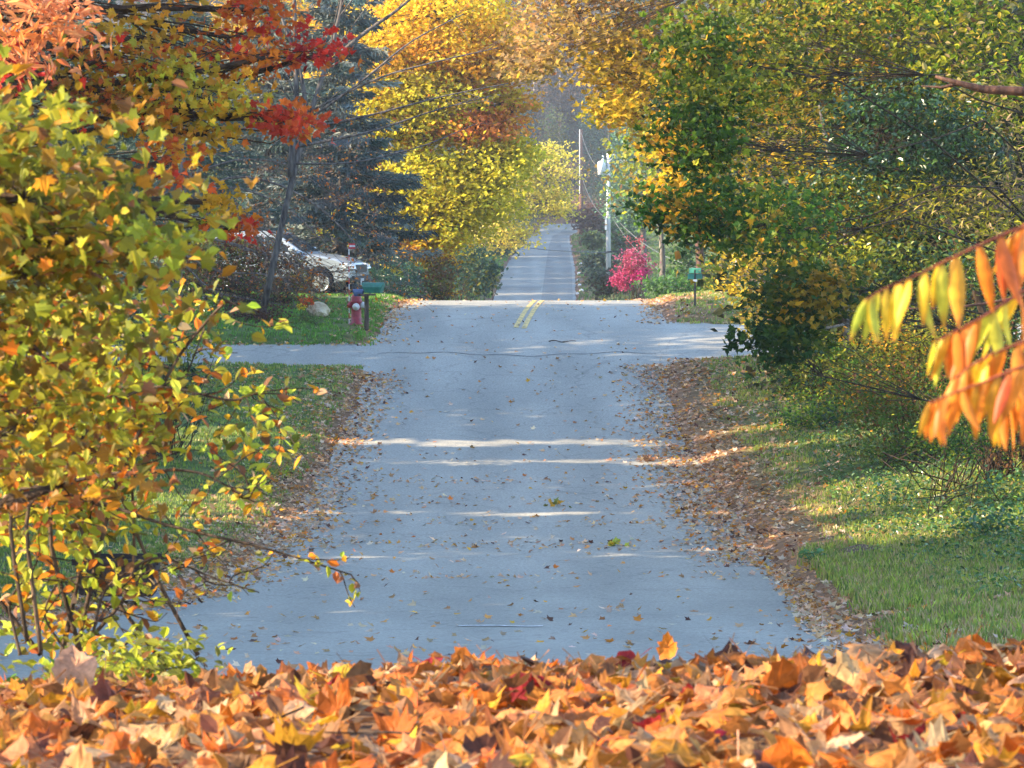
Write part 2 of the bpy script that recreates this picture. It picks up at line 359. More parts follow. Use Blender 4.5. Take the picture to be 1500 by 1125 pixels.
def _bend(T, a, b, c):
    v = T[0].copy(); v[:, 2] = a * np.abs(v[:, 0]) + b * (v[:, 1] - .3) ** 2 + c * v[:, 0] * v[:, 1]; v[:, 0] *= 1 - .3 * abs(a); return (v, T[1])
T_MAPLES = [_bend(T_MAPLE, .45, -.5, .2), _bend(T_MAPLE, .2, -.8, -.3), _bend(T_MAPLE, .8, .3, 0), _bend(T_MAPLE, -.3, -.4, .3)]
def frames(n, r, up=0.6, spread=1.0, direction=None, dirw=0.0):
    """random leaf frames: returns (n,3,3) columns = side, along, normal"""
    N = r.normal(size=(n, 3)) * spread; N[:, 2] = np.abs(N[:, 2]) + up
    N /= np.linalg.norm(N, axis=1, keepdims=True)
    A = r.normal(size=(n, 3))
    if direction is not None: A = A * (1 - dirw) + np.asarray(direction) * dirw * 2
    A -= (A * N).sum(1, keepdims=True) * N; A /= np.linalg.norm(A, axis=1, keepdims=True) + 1e-9
    B = np.cross(A, N)
    return np.stack([B, A, N], -1)
def leaves(acc, pos, size, cols, r, T=T_OVAL, up=.5, spread=1.0, direction=None, dirw=0.0, sizevar=.3):
    n = len(pos)
    if n == 0: return
    if T is T_MAPLE:
        w_ = r.integers(0, 4, n)
        for q in range(4): leaves(acc, pos[w_ == q], size, cols[w_ == q], r, T_MAPLES[q], up, spread, direction, dirw, sizevar)
        return
    R = frames(n, r, up, spread, direction, dirw)
    s = size * r.uniform(1 - sizevar, 1 + sizevar, n)
    V = np.einsum('nij,kj->nki', R, T[0]) * s[:, None, None] + pos[:, None, :]
    acc.addmany(V, T[1], cols)
yel = (.66, .43, .03); gold = (.62, .31, .02); ygr = (.36, .38, .03); lime = (.40, .50, .05); grn = (.09, .19, .025); dgr = (.03, .085, .02); olive = (.17, .18, .03)
org = (.62, .19, .02); red = (.55, .035, .02); crim = (.33, .02, .02); brn = (.22, .10, .04); dbr = (.10, .035, .02); tan = (.5, .32, .18); peach = (.68, .28, .11); teal = (.035, .085, .06)
def pick(pal, n, r, jit=.22):
    c = np.array([p[0] for p in pal]); wts = np.array([p[1] for p in pal], float); wts /= wts.sum()
    o = c[r.choice(len(c), n, p=wts)]
    return o * r.uniform(1 - jit, 1 + jit, (n, 1)) * r.uniform(1 - jit * .4, 1 + jit * .4, (n, 3))
def wander(a, b, n, r, amp):
    t = np.linspace(0, 1, n)[:, None]; p = a * (1 - t) + b * t
    L = np.linalg.norm(b - a); k = r.normal(size=(3, 3)) * amp * L
    p = p + np.sin(t * math.pi) * k[0] * .5 + np.sin(t * 2 * math.pi) * k[1] * .25 + np.sin(t * 3 * math.pi) * k[2] * .1
    return p
def blob(px, py, d, rx, ry, rd, pal, clumps, per, size, T=T_OVAL, cr=.24, mat=None, up=.5, flat=.55, spread=1.0):
    return dict(c=P(px, py, d), r=np.array([rx * d / F, rd, ry * d / F]), pal=pal, nc=clumps, k=per, s=size, T=T, cr=cr, up=up, flat=flat, sp=spread)
def tree(name, label, cat, base, trunk, blobs, seed, tr=.15, limb=.5, wob=.10, barkm=None, leafm=None, branch=True, twig=.012, group=None, gap=None, crownname='crown'):
    """trunk: list of points above the base; limbs run to each blob, twigs to each clump"""
    r = rng(seed); root = empty(name, base, 0, label, cat, group)
    tk = Acc(); cr = Acc()
    pts = [np.array(base, float) - np.array([0, 0, .1])] + [np.array(p, float) for p in trunk]
    path = np.concatenate([wander(pts[i], pts[i + 1], 5, r, .04)[(0 if i == 0 else 1):] for i in range(len(pts) - 1)])
    rad = np.linspace(tr, tr * .45, len(path)); rad[0] *= 1.35
    tk.tube(path, rad, 8)
    for b in blobs:
        q = r.normal(size=(b['nc'], 3)); q /= np.linalg.norm(q, axis=1, keepdims=True)
        q *= (r.uniform(0.12, 1, (b['nc'], 1)) ** .45)
        cc = b['c'] + q * b['r']
        if branch:
            i = np.argmin(np.linalg.norm(path - b['c'], axis=1) + 0.6 * np.maximum(path[:, 2] - b['c'][2], 0)); i = min(max(i, 1), len(path) - 1)
            lim = wander(path[i], b['c'], 7, r, wob); lr = max(rad[i] * limb, twig * 1.6)
            tk.tube(lim, np.linspace(lr, lr * .4, 7), 5, cap=False)
            for c in cc[:: max(1, len(cc) // 60)]:
                j = r.integers(4, 7)
                tk.tube(wander(lim[j], c, 5, r, .10), np.linspace(twig, twig * .3, 5), 4, cap=False)
        n = b['nc'] * b['k']
        rc = float(np.mean(b['r'])) * b['cr']
        off = np.clip(r.normal(size=(n, 3)), -1.7, 1.7) * rc * np.array([1, 1, b['flat']])
        # clumps tend to hang along a random axis: sprays rather than balls
        ax = r.normal(size=(b['nc'], 3)); ax[:, 2] *= .35; ax /= np.linalg.norm(ax, axis=1, keepdims=True)
        off += np.repeat(ax, b['k'], 0) * (np.clip(r.normal(size=(n, 1)), -1.5, 1.5) * rc * .9)
        pos = np.repeat(cc, b['k'], 0) + off
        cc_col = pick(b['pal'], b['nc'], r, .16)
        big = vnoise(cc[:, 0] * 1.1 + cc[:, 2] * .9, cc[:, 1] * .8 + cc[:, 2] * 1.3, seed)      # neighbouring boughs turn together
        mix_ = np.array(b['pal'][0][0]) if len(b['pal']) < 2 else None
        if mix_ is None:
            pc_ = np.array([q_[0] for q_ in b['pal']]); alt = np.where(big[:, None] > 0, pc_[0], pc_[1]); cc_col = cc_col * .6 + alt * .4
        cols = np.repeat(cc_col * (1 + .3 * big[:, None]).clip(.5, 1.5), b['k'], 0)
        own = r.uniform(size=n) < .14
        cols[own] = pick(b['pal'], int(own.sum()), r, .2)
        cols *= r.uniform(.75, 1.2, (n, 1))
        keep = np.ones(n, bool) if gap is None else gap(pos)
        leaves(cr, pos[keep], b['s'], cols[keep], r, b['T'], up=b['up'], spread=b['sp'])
    tk.build('trunk', barkm or M_BARK, root, smooth=True)
    if cr.n: cr.build(crownname, leafm or M_LEAF, root)
    return root

# ---------------------------------------------------------------- foreground bank of fallen maple leaves
def curled_template(r, kind):
    """maple leaf with two inner rings, bent and curled"""
    o = np.array(_full)[1:]; o = o - np.array([0, .38])
    rad_ = np.linalg.norm(o, axis=1, keepdims=True); o = o / rad_ * (rad_ * .48 + rad_.mean() * .52); o = o * (1 + r.normal(size=o.shape) * .09)
    rings = [np.zeros((1, 2))] + [o * f for f in (.38, .72)] + [o]
    v2 = np.concatenate(rings); m = len(o)
    fs = [(0, 1 + j, 1 + (j + 1) % m) for j in range(m)]
    for q in range(2):
        a = 1 + q * m; b = a + m
        fs += [(a + j, b + j, b + (j + 1) % m, a + (j + 1) % m) for j in range(m)]
    x, y = v2[:, 0], v2[:, 1]
    k1, k2 = r.uniform(-2.2, 3.4), r.uniform(-1.6, 2.6); ph = r.uniform(0, 3.14)
    u = x * math.cos(ph) + y * math.sin(ph); w_ = -x * math.sin(ph) + y * math.cos(ph)
    z = .40 * k1 * u * u + .30 * k2 * w_ * w_ + r.uniform(-.25, .25) * np.sin(3.2 * u + ph) + .05 * np.sin(6 * x + ph * 3) + .05 * np.cos(7 * y + ph)
    rr = np.hypot(x, y); a_ = np.arctan2(y, x); z += .12 * rr * rr * np.sin(5 * a_ + ph * 2) + r.normal(size=len(x)) * .012
    # a stalk
    st = np.array([[.012, -.36], [-.012, -.36], [-.03, -.95], [.0, -.95]]) 
    n0 = len(v2); V = np.column_stack([x * (1 - .15 * abs(k1)), y, z])
    sv = np.column_stack([st, np.array([0, 0, .12, .12])]); V = np.concatenate([V, sv]); fs.append((n0, n0 + 1, n0 + 2, n0 + 3))
    return V, fs, m
def leafbed(name, pts, sizes, pal, seed, tilt, mat, nt=24, lift=.03, liftvar=.04):
    r = rng(seed); acc = Acc(); ts = [curled_template(r, 0) for _ in range(nt)]
    n = len(pts); which = r.integers(0, nt, n); cols = pick(pal, n, r, .22)
    for k in range(nt):
        m = which == k; c = m.sum()
        if c == 0: continue
        R = frames(c, r, up=tilt, spread=1.0)
        T = ts[k][0]
        V = np.einsum('nij,kj->nki', R, T) * sizes[m][:, None, None] + (pts[m] + np.array([0, 0, 1]) * (lift + liftvar * r.random((c, 1))))[:, None, :]
        rad = np.linalg.norm(T[:, :2], axis=1); f = np.clip(rad / .6, 0, 1)
        # browner lobes, paler along the heart: real pigment change of a drying leaf
        edge = cols[m] * np.array([.8, .62, .5]); Cc = cols[m][:, None, :] * (1 - f[None, :, None] * .7) + edge[:, None, :] * (f[None, :, None] * .7)
        acc.addmany(V, ts[k][1], Cc)
    return acc.build(name, mat)
litpal = [((.50, .30, .14), 3.6), ((.54, .22, .045), 5), ((.48, .16, .03), 3), ((.55, .25, .02), 2.4), ((.52, .22, .08), 2), (brn, 2.4), ((.52, .13, .015), 2.4), ((.56, .38, .22), 1.6), (yel, .4), (crim, .15), (dbr, 1)]
r = rng(41)
N = 15500
x = r.uniform(-4.5, 4.5, N); y = r.uniform(3.8, 14.0, N)
keep = r.random(N) < np.where(vnoise(x * 3, y * 2, 61) > .75, .35, 1)
x, y = x[keep], y[keep]
mound = .12 * np.clip(vnoise(x * 4, y * 4, 62), 0, 1)
pts = np.column_stack([x, y, H(x, y) + mound * r.random(len(x))])
sz = r.uniform(.055, .125, len(x)) * np.where(r.random(len(x)) < .12, 1.25, 1)
tag(leafbed('fallen_leaves', pts, sz, litpal, 42, 1.7, M_DRY), 'thick bed of curled orange and tan maple leaves on the near bank', 'fallen leaves', kind='stuff')

# bits between the leaves: small oval leaves, crumbs and twigs
r = rng(43); n = 5000; x = r.uniform(-4, 4, n); y = r.uniform(4, 13, n); acc = Acc()
leaves(acc, np.column_stack([x, y, H(x, y) + .03 + .05 * r.random(n)]), .05, pick([(brn, 3), (dbr, 2), ((.45, .2, .04), 3), ((.5, .3, .1), 1)], n, r), r, T_OVAL, up=.4, sizevar=.5)
tag(acc.build('leaf_crumbs', M_DRY), 'small broken brown leaves among the big leaves of the near bank', 'leaf litter', kind='stuff')
acc = Acc()
for q in range(110):
    x_, y_ = r.uniform(-2.5, 2.5), r.uniform(4.5, 12); p_ = np.array([x_, y_, float(H(x_, y_)) + r.uniform(.03, .09)]); e_ = p_ + np.array([r.normal() * .1, r.normal() * .1, r.normal() * .025])
    acc.tube(wander(p_, e_, 5, r, .1), np.linspace(.003, .0012, 5), 4)
tag(acc.build('twig_debris', M_BARKD), 'thin twigs strewn among the leaves of the near bank', 'twigs', kind='stuff')

# single leaves that stand out in the bed
def standout(px, py, d, size, col, label, R, seed):
    r = rng(seed); T, fs, m = curled_template(r, 0)
    base = onground((px - 750) / F * d, d); base[2] = P(px, py, d)[2] - size * .3
    root_pt = base
    a = Acc(); V = (T @ np.array(R).T) * size + root_pt + np.array([0, 0, size * .3])
    a.add(V, fs, np.tile(np.array(col, float), (len(V), 1)) * r.uniform(.85, 1.1, (len(V), 1)))
    return tag(a.build('maple_leaf', M_DRY, origin=root_pt), label, 'leaf')
RX_ = lambda a, b=0, c=0: (Matrix.Rotation(c, 3, 'Z') @ Matrix.Rotation(a, 3, 'X') @ Matrix.Rotation(b, 3, 'Y'))
standout(688, 1012, 8.6, .125, (.33, .07, .015), 'dark russet maple leaf standing upright in the orange leaf bed, below the road', RX_(1.3, .2, .3), 1)
standout(979, 952, 10.2, .10, (.62, .20, .02), 'small bright orange maple leaf standing on the crest of the leaf bank, against the road', RX_(1.35, .1, -.2), 2)
standout(1100, 1030, 8.0, .14, (.75, .42, .03), 'bright yellow maple leaf lying slanted in the leaf bed, right of centre', RX_(.7, .5, .6), 3)
standout(1052, 1078, 6.9, .055, (.25, .01, .02), 'tiny crimson leaf in the leaf bed near the lower edge', RX_(.6, .2, .9), 4)
standout(105, 985, 9.5, .17, (.62, .33, .20), 'large pale pinkish maple leaf standing among weeds at the left of the bank', RX_(1.1, -.2, .3), 5)
standout(150, 1030, 8.2, .12, (.12, .03, .015), 'dark brown curled leaf in the leaf bed at the left', RX_(.9, .4, 1.2), 6)

# ---------------------------------------------------------------- leaves over the verges and the road
def scatter(n, y0, y1, xf, r, pw=1):
    y = y0 + (y1 - y0) * r.random(n) ** pw; x = xf(y, r.random(n)); return x, y
r = rng(50); XX = []; YY = []
def addxy(x, y): XX.append(x); YY.append(y)
gs = lambda n: np.abs(r.normal(size=n))
def verge(n, y0, y1, side, win, wout, pw=1):
    y = y0 + (y1 - y0) * r.random(n) ** pw
    e = edgeR(y) if side > 0 else edgeL(y)
    o = np.where(r.random(n) < .45, -gs(n) * win, gs(n) * wout)
    addxy(e + side * o, y)
verge(11500, 46, 74, 1, .45, 1.5); verge(4600, 33, 46, 1, .12, 1.1); n = 9000; y = r.uniform(14, 33, n); addxy(edgeR(y) + .05 + r.random(n) ** 1.3 * 5, y); verge(11500, 33, 73, -1, .38, .75)
verge(2400, 50, 68, 1, .8, .6); verge(1300, 46, 60, -1, .8, .5)
verge(1500, 77, 92, -1, .25, .8); verge(1800, 81, 95, 1, .25, 2.2)
verge(900, 25, 36, 1, .25, .9); verge(1800, 33, 42, -1, .4, .5)
y = r.uniform(62, 74, 3500); addxy(edgeR(y) + r.random(3500) * 3.2, y)
y = r.uniform(82, 91, 900); addxy(edgeR(y) + r.random(900) * 5, y)
y = r.uniform(66, 73, 1400); addxy(edgeL(y) - r.random(1400) * 3.5, y)
n = 1700; y = 24 + 66 * r.random(n) ** .9; addxy(edgeL(y).clip(-6, 0) + (edgeR(y) - edgeL(y).clip(-6, 0)) * r.random(n), y)
n = 500; addxy(-3 - r.random(n) * 9, 77.1 + r.normal(size=n) * .2); n = 900; addxy(3.4 + r.random(n) * 8, 74.9 - np.abs(r.normal(size=n)) * .5); n = 700; addxy(3.6 + r.random(n) * 8, 81.1 + np.abs(r.normal(size=n)) * .7); n = 400; addxy(-3 - r.random(n) * 9, 73.7 + r.normal(size=n) * .2); n = 700; y = r.uniform(22, 31, n); addxy(r.uniform(-7, 3, n), y)
for cy, sp in ((44.5, .5), (53, .35), (55.8, .4), (49.8, .5), (58.5, .3)):   # drifts across the road
    n = 200; y = r.normal(cy, sp, n); addxy(r.uniform(-3, 3.2, n), y)
x = np.concatenate(XX); y = np.concatenate(YY)
k = r.random(len(x)) < .62 + .55 * vnoise(x * 1.6, y * .9, 55); x, y = x[k], y[k]
pts = np.column_stack([x, y, np.maximum(H(x, y), prof(y)) + .012])
vl = [((.60, .36, .20), 5), ((.42,.22,.10), 3.2), ((.58, .26, .06), 2.2), ((.55, .38, .26), 2.4), (gold, 1.2), (dbr, 1.2), (org, .8), ((.60, .47, .33), 2.5)]
acc = Acc(); leaves(acc, pts, .074, pick(vl, len(x), r, .25), r, T_MAPLE_S, up=1.0, spread=.75, sizevar=.5)
tag(acc.build('leaf_litter', M_LITTER), 'scattered brown and gold leaf litter over the road and its verges', 'leaf litter', kind='stuff')
# wads of leaves and a twig on the asphalt
def wad(px, py, n, sp, pal, label, seed, name='leaf_clump'):
    c = G(px, py); r = rng(seed); a = Acc()
    q = r.normal(size=(n, 2)) * sp; p = np.column_stack([c[0] + q[:, 0], c[1] + q[:, 1] * .8, np.full(n, prof(c[1])) + .02 + .05 * r.random(n)])
    leaves(a, p, .10, pick(pal, n, r), r, T_MAPLE_S, up=.8)
    return tag(a.build(name, M_LITTER, origin=c), label, 'leaf clump', kind='stuff')
wad(900, 800, 16, .07, [(yel, 2), (ygr, 1)], 'small clump of yellow-green leaves lying on the asphalt, right of the road centre', 1)
wad(948, 675, 22, .16, [(brn, 2), (tan, 1)], 'flat patch of brown leaves on the road at the shadow line', 2)
wad(815, 742, 14, .1, [(gold, 2), (olive, 1)], 'few gold leaves lying together in the middle of the road', 3)
c = G(822, 502); a = Acc(); rr = rng(4)
L = np.array([c + np.array([-.28 + .62 * t, .06 * math.sin(5 * t), .03 + .02 * math.sin(9 * t)]) for t in np.linspace(0, 1, 10)])
a.tube(L, np.linspace(.014, .006, 10), 5); a.tube([L[4], L[4] + np.array([.15, -.12, .03])], [.008, .003], 4)
tag(a.build('fallen_twig', M_BARKD, origin=c), 'thin dark twig lying across the asphalt before the crest', 'twig')

# ---------------------------------------------------------------- grass
def grassfield(name, label, areas, seed):
    r = rng(seed); acc = Acc()
    for (n, y0, y1, xf, h, pal) in areas:
        nt_ = n // 7
        ty = r.uniform(y0, y1, nt_); tx = xf(ty, r.random(nt_)); k = 7
        dens = vnoise(tx * 2.5, ty * 1.6, 71)
        ok = dens > -.45; tx, ty = tx[ok], ty[ok]
        tcol = pick(pal, len(tx), r, .2)
        x = np.repeat(tx, k) + r.normal(size=len(tx) * k) * .05; y = np.repeat(ty, k) + r.normal(size=len(tx) * k) * .05
        col = np.repeat(tcol, k, 0) * r.uniform(.75, 1.25, (len(x), 1))
        a = r.uniform(0, 2 * math.pi, len(x)); hh = h * r.uniform(.5, 1.25, len(x)); wd = .009 + .0001 * y
        base = np.column_stack([x, y, H(x, y) - .01])
        s = np.column_stack([np.cos(a), np.sin(a), 0 * a]) * wd[:, None]
        ln = np.column_stack([-np.sin(a), np.cos(a), 0 * a]) * (hh * r.uniform(-.6, .6, len(x)))[:, None]
        V = np.stack([base - s, base + s, base + s * .6 + ln * .4 + [0, 0, 1] * hh[:, None] * .6, base + ln + [0, 0, 1] * hh[:, None], base - s * .6 + ln * .4 + [0, 0, 1] * hh[:, None] * .6], 1)
        acc.addmany(V, [(0, 1, 2, 3, 4)], col)
    return tag(acc.build(name, M_GRASS), label, 'grass', kind='stuff')
gp = [((.22, .29, .05), 3), ((.30, .33, .08), 2), ((.14, .23, .05), 2), ((.40, .33, .15), 1.2)]
gdry = gp + [((.42, .32, .15), 3), ((.34,.40,.06), 3)]
grassfield('grass', 'short green lawn grass on both verges of the road', [
    (60000, 33, 73.75, lambda y, u: edgeL(y) - .25 - u * 7, .07, gp),
    (15000, 76.9, 92, lambda y, u: edgeL(y) - .1 - u * 5, .08, [((.12, .26, .035), 3), ((.18, .28, .05), 1)]),
    (42000, 30, 47, lambda y, u: edgeR(y) + .35 + u * 3.6, .12, gdry),
    (26000, 47, 74, lambda y, u: edgeR(y) + .9 + u * 4.2, .08, gdry),
    (14000, 81, 96, lambda y, u: edgeR(y) + .4 + u * 7, .08, gp),
    (9000, 24, 32, lambda y, u: edgeR(y) + .2 + u * 4, .10, gdry),
    (22000, 235, 330, lambda y, u: edgeL(y) - .2 - u * 8, .16, [((.13, .27, .04), 1)]),
    (26000, 235, 380, lambda y, u: edgeR(y) + .2 + u * 12, .2, [((.12, .22, .04), 1), ((.2, .2, .08), .5)]),
], 72)

# ================================================================ trees and shrubs
# ---- right side
PAL_GOLD = [((.62, .42, .04), 3), (yel, 3), (brn, 1.5), (ygr, 2)]
PAL_BROWN = [((.45, .30, .12), 2), ((.28, .16, .06), 3), ((.42, .20, .07), 2), ((.6, .42, .05), 2.4), (olive, 1)]
tree('maple_tree', 'golden maple with hanging dry brown leaves overhanging the road high above the utility poles', 'tree',
     onground(9.5, 58), [P(1700, 300, 58), P(1500, -100, 58), P(1300, -300, 58)], [
    blob(850, 20, 56, 90, 65, 1.6, PAL_BROWN, 60, 34, .10, T_MAPLE_S),
    blob(785, 95, 55, 42, 22, 1.2, PAL_BROWN, 22, 26, .10, T_MAPLE_S),
    blob(915, 105, 56, 62, 70, 1.4, [((.58, .40, .04), 3), ((.28,.16,.05), 2.4), (olive, 1.5), (yel, 1.5)], 60, 30, .10, T_MAPLE_S),
    blob(905, 160, 55, 38, 24, 1.2, PAL_GOLD, 26, 28, .10, T_MAPLE_S),
    blob(980, 205, 55, 45, 32, 1.2, PAL_GOLD, 34, 30, .10, T_MAPLE_S),
    blob(1005, 275, 55, 38, 40, 1.2, [((.66, .44, .03), 4), (yel, 3), (ygr, 1)], 32, 30, .10, T_MAPLE_S),
    blob(980, 60, 57, 90, 110, 2, [(brn, 3), (olive, 3), (gold, 2)], 60, 30, .11, T_MAPLE_S),
    blob(1150, -120, 58, 330, 120, 4, [(gold, 2), (olive, 2), (brn, 1)], 120, 30, .16, T_QUAD)], 101, .2, limb=.07, wob=.2, barkm=M_BARKD, leafm=M_LEAF, twig=.006)
tree('maple_tree', 'deep green maple at the right roadside with dark leaves hanging down to the asphalt edge', 'tree',
     onground(6.6, 42), [P(1530, 350, 43), P(1560, 0, 43), P(1400, -250, 43)], [
    blob(1045, 90, 38, 62, 80, 1.2, [((.10, .15, .012), 3), ((.02, .05, .008), 5), ((.2,.2,.02), 2), (ygr, 1), (gold, 1.4), (brn, 1)], 46, 30, .085, T_MAPLE),  # near-black greens in these blobs stand for shadow inside the crown
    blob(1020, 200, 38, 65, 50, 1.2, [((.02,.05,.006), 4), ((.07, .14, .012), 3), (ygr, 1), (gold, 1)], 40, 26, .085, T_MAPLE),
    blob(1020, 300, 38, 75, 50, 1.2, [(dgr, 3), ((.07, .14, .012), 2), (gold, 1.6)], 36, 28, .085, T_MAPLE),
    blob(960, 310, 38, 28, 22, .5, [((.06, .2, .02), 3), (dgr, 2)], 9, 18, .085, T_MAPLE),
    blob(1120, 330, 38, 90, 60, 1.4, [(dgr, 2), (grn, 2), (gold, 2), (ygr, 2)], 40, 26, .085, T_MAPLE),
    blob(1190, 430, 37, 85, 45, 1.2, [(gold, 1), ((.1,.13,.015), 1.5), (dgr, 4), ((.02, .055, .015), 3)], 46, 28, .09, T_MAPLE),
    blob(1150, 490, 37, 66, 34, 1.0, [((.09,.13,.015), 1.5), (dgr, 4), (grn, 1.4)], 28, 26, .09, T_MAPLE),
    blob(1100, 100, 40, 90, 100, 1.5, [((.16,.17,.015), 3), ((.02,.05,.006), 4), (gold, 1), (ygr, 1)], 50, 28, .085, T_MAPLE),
    blob(1150, -160, 40, 260, 130, 3, [(grn, 2), (olive, 2)], 80, 26, .14, T_QUAD)], 102, .15, limb=.12, wob=.2, barkm=M_BARKD, leafm=M_LEAF, twig=.006)
OL = [((.24, .25, .02), 4), ((.13, .24, .015), 3), ((.46, .44, .02), 2.4), (brn, 1.2), ((.5, .32, .04), 1.6), ((.02, .045, .006), 3.4)]  # near-black here and in the blobs below paints deep canopy shade
tree('locust_tree', 'tall olive green tree draped with browning compound leaves filling the upper right', 'tree',
     onground(9.0, 52), [P(1600, 350, 52), P(1620, 50, 52), P(1500, -300, 52)], [
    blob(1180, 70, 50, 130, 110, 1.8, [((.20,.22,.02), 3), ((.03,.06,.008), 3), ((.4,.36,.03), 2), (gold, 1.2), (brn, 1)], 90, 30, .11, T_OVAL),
    blob(1330, 60, 50, 140, 100, 1.8, OL, 90, 30, .11, T_OVAL),
    blob(1450, 90, 49, 90, 120, 1.6, OL + [(tan, 2)], 60, 28, .11, T_OVAL),
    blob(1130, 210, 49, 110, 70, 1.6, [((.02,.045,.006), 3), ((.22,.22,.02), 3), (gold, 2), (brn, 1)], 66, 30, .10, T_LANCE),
    blob(1200, 300, 48, 120, 70, 1.6, [((.3,.28,.02), 3), ((.02,.045,.006), 3), (gold, 2), (yel, 2)], 66, 30, .10, T_OVAL),
    blob(1400, 330, 48, 130, 80, 1.6, [((.3,.3,.03), 4), ((.5,.46,.03), 2), (tan, 2), (brn, 1)], 70, 30, .11, T_LANCE),
    blob(1470, 230, 48, 60, 120, 1.4, [((.3,.3,.03), 3), (tan, 2), (ygr, 2)], 40, 28, .11, T_LANCE),
    blob(1300, -180, 50, 320, 150, 4, OL, 120, 26, .18, T_QUAD)], 103, .24, limb=.05, wob=.2, barkm=M_BARK, leafm=M_LEAF, twig=.006)
tree('vine_thicket', 'dark teal glossy evergreen vines draped over the trees at the right', 'vine',
     onground(8.0, 52), [P(1420, 400, 52), P(1350, 200, 52)], [
    blob(1290, 190, 47.5, 110, 90, .9, [(teal, 4), (dgr, 3), (grn, 1)], 60, 34, .085, T_OVAL),
    blob(1400, 210, 47.5, 60, 60, .8, [(teal, 3), (dgr, 2)], 30, 34, .085, T_OVAL),
    blob(1230, 290, 47, 70, 40, .8, [(teal, 2), (grn, 2), (ygr, 2), (yel, .5)], 26, 34, .085, T_OVAL),
    blob(1350, 390, 47, 120, 50, .9, [(teal, 2), (grn, 2), ((.4,.4,.05), 3)], 40, 34, .085, T_OVAL),
    blob(1240, 380, 47, 60, 50, .9, [(teal, 1), ((.45,.42,.03), 3), (grn, 2)], 30, 34, .085, T_OVAL)], 104, .08, limb=.05, wob=.2, barkm=M_BARKD, leafm=M_GLOSSY, crownname='foliage', twig=.005)
tree('young_beech', 'sparse golden brown sapling at the right verge beside the green street sign', 'tree',
     onground(6.3, 64), [P(1240, 350, 64), P(1200, 150, 64)], [
    blob(1105, 400, 62, 45, 55, 1.0, [((.55, .42, .04), 3), ((.2,.13,.04), 2), (ygr, 2), (yel, 2)], 30, 20, .10, T_OVAL),
    blob(1095, 300, 62, 80, 60, 1.2, [((.55, .42, .04), 2), (olive, 3), ((.2,.13,.04), 2), (ygr, 2)], 50, 24, .10, T_OVAL),
    blob(1125, 470, 61, 50, 22, 1.0, [((.55, .42, .04), 2), (olive, 3), (brn, 3)], 24, 20, .10, T_OVAL),
    blob(1150, 380, 63, 90, 90, 1.4, [(olive, 3), ((.2,.13,.04), 2), ((.55, .42, .04), 2), (grn, 2)], 60, 24, .10, T_OVAL)], 105, .07, barkm=M_BARK, leafm=M_LEAF)
SHADE_LEAF = [((.06, .085, .02), 4), ((.10, .10, .025), 3), ((.03, .05, .015), 3), ((.16, .10, .03), 1)]
SHADE_LEAF = [((.03, .045, .008), 4), ((.06, .06, .01), 2), ((.015, .025, .006), 3), ((.12, .07, .012), .6)]  # backing leaves: shade of the thicket's interior put into the colour
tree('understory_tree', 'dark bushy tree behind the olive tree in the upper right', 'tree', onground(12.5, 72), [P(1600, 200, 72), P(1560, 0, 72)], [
    blob(1300, 120, 70, 260, 180, 3, SHADE_LEAF, 190, 34, .30, T_QUAD), blob(1330, 380, 70, 240, 120, 3, SHADE_LEAF, 150, 34, .28, T_QUAD), blob(1480, 250, 70, 150, 220, 3, SHADE_LEAF, 120, 34, .30, T_QUAD)], 106, .2, limb=.1, barkm=M_BARKD, leafm=M_LEAF)
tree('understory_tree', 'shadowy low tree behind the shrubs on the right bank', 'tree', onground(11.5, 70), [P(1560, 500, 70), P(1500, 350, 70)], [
    blob(1300, 540, 69, 160, 90, 2, SHADE_LEAF, 130, 34, .24, T_QUAD), blob(1470, 600, 66, 120, 110, 2, SHADE_LEAF, 120, 34, .24, T_QUAD)], 107, .15, limb=.1, barkm=M_BARKD, leafm=M_LEAF)
def shrub(name, label, px, py, d, parts, seed, leafm=None, stems=14, h=1.2, bark=None, cat='shrub', group=None, srad=.012, base=None):
    """base on the ground; stems fan out to the clumps"""
    b = onground((px - 750) / F * d, d) if base is None else base
    r = rng(seed); root = empty(name, b, 0, label, cat, group); st = Acc(); fo = Acc()
    for q in parts:
        n = q['nc'] * q['k']; u = r.normal(size=(q['nc'], 3)); u /= np.linalg.norm(u, axis=1, keepdims=True); u *= r.uniform(.1, 1, (q['nc'], 1)) ** .4
        cc = q['c'] + u * q['r']; hz = H(cc[:, 0], cc[:, 1]) + .06; cc[:, 2] = np.maximum(cc[:, 2], hz)
        rc = float(np.mean(q['r'])) * q['cr']
        pos = np.repeat(cc, q['k'], 0) + r.normal(size=(n, 3)) * rc * np.array([1, 1, q['flat']])
        pos[:, 2] = np.maximum(pos[:, 2], H(pos[:, 0], pos[:, 1]) + .02)
        cols = np.repeat(pick(q['pal'], q['nc'], r, .15), q['k'], 0); own = r.random(n) < .4; cols[own] = pick(q['pal'], int(own.sum()), r)
        leaves(fo, pos, q['s'], cols * r.uniform(.75, 1.2, (n, 1)), r, q['T'], up=q['up'])
        for c in cc[:: max(1, len(cc) // stems)]:
            s0 = b + np.array([r.normal() * .12 + (q['c'][0] - b[0]) * .35, r.normal() * .1, -.05]); s0[2] = float(H(s0[0], s0[1])) - .05
            st.tube(wander(s0, c, 6, r, .12), np.linspace(srad, srad * .3, 6), 4, cap=False)
    st.build('stem', bark or M_BARKD, root, smooth=True); fo.build('foliage', leafm or M_LEAF, root)
    return root
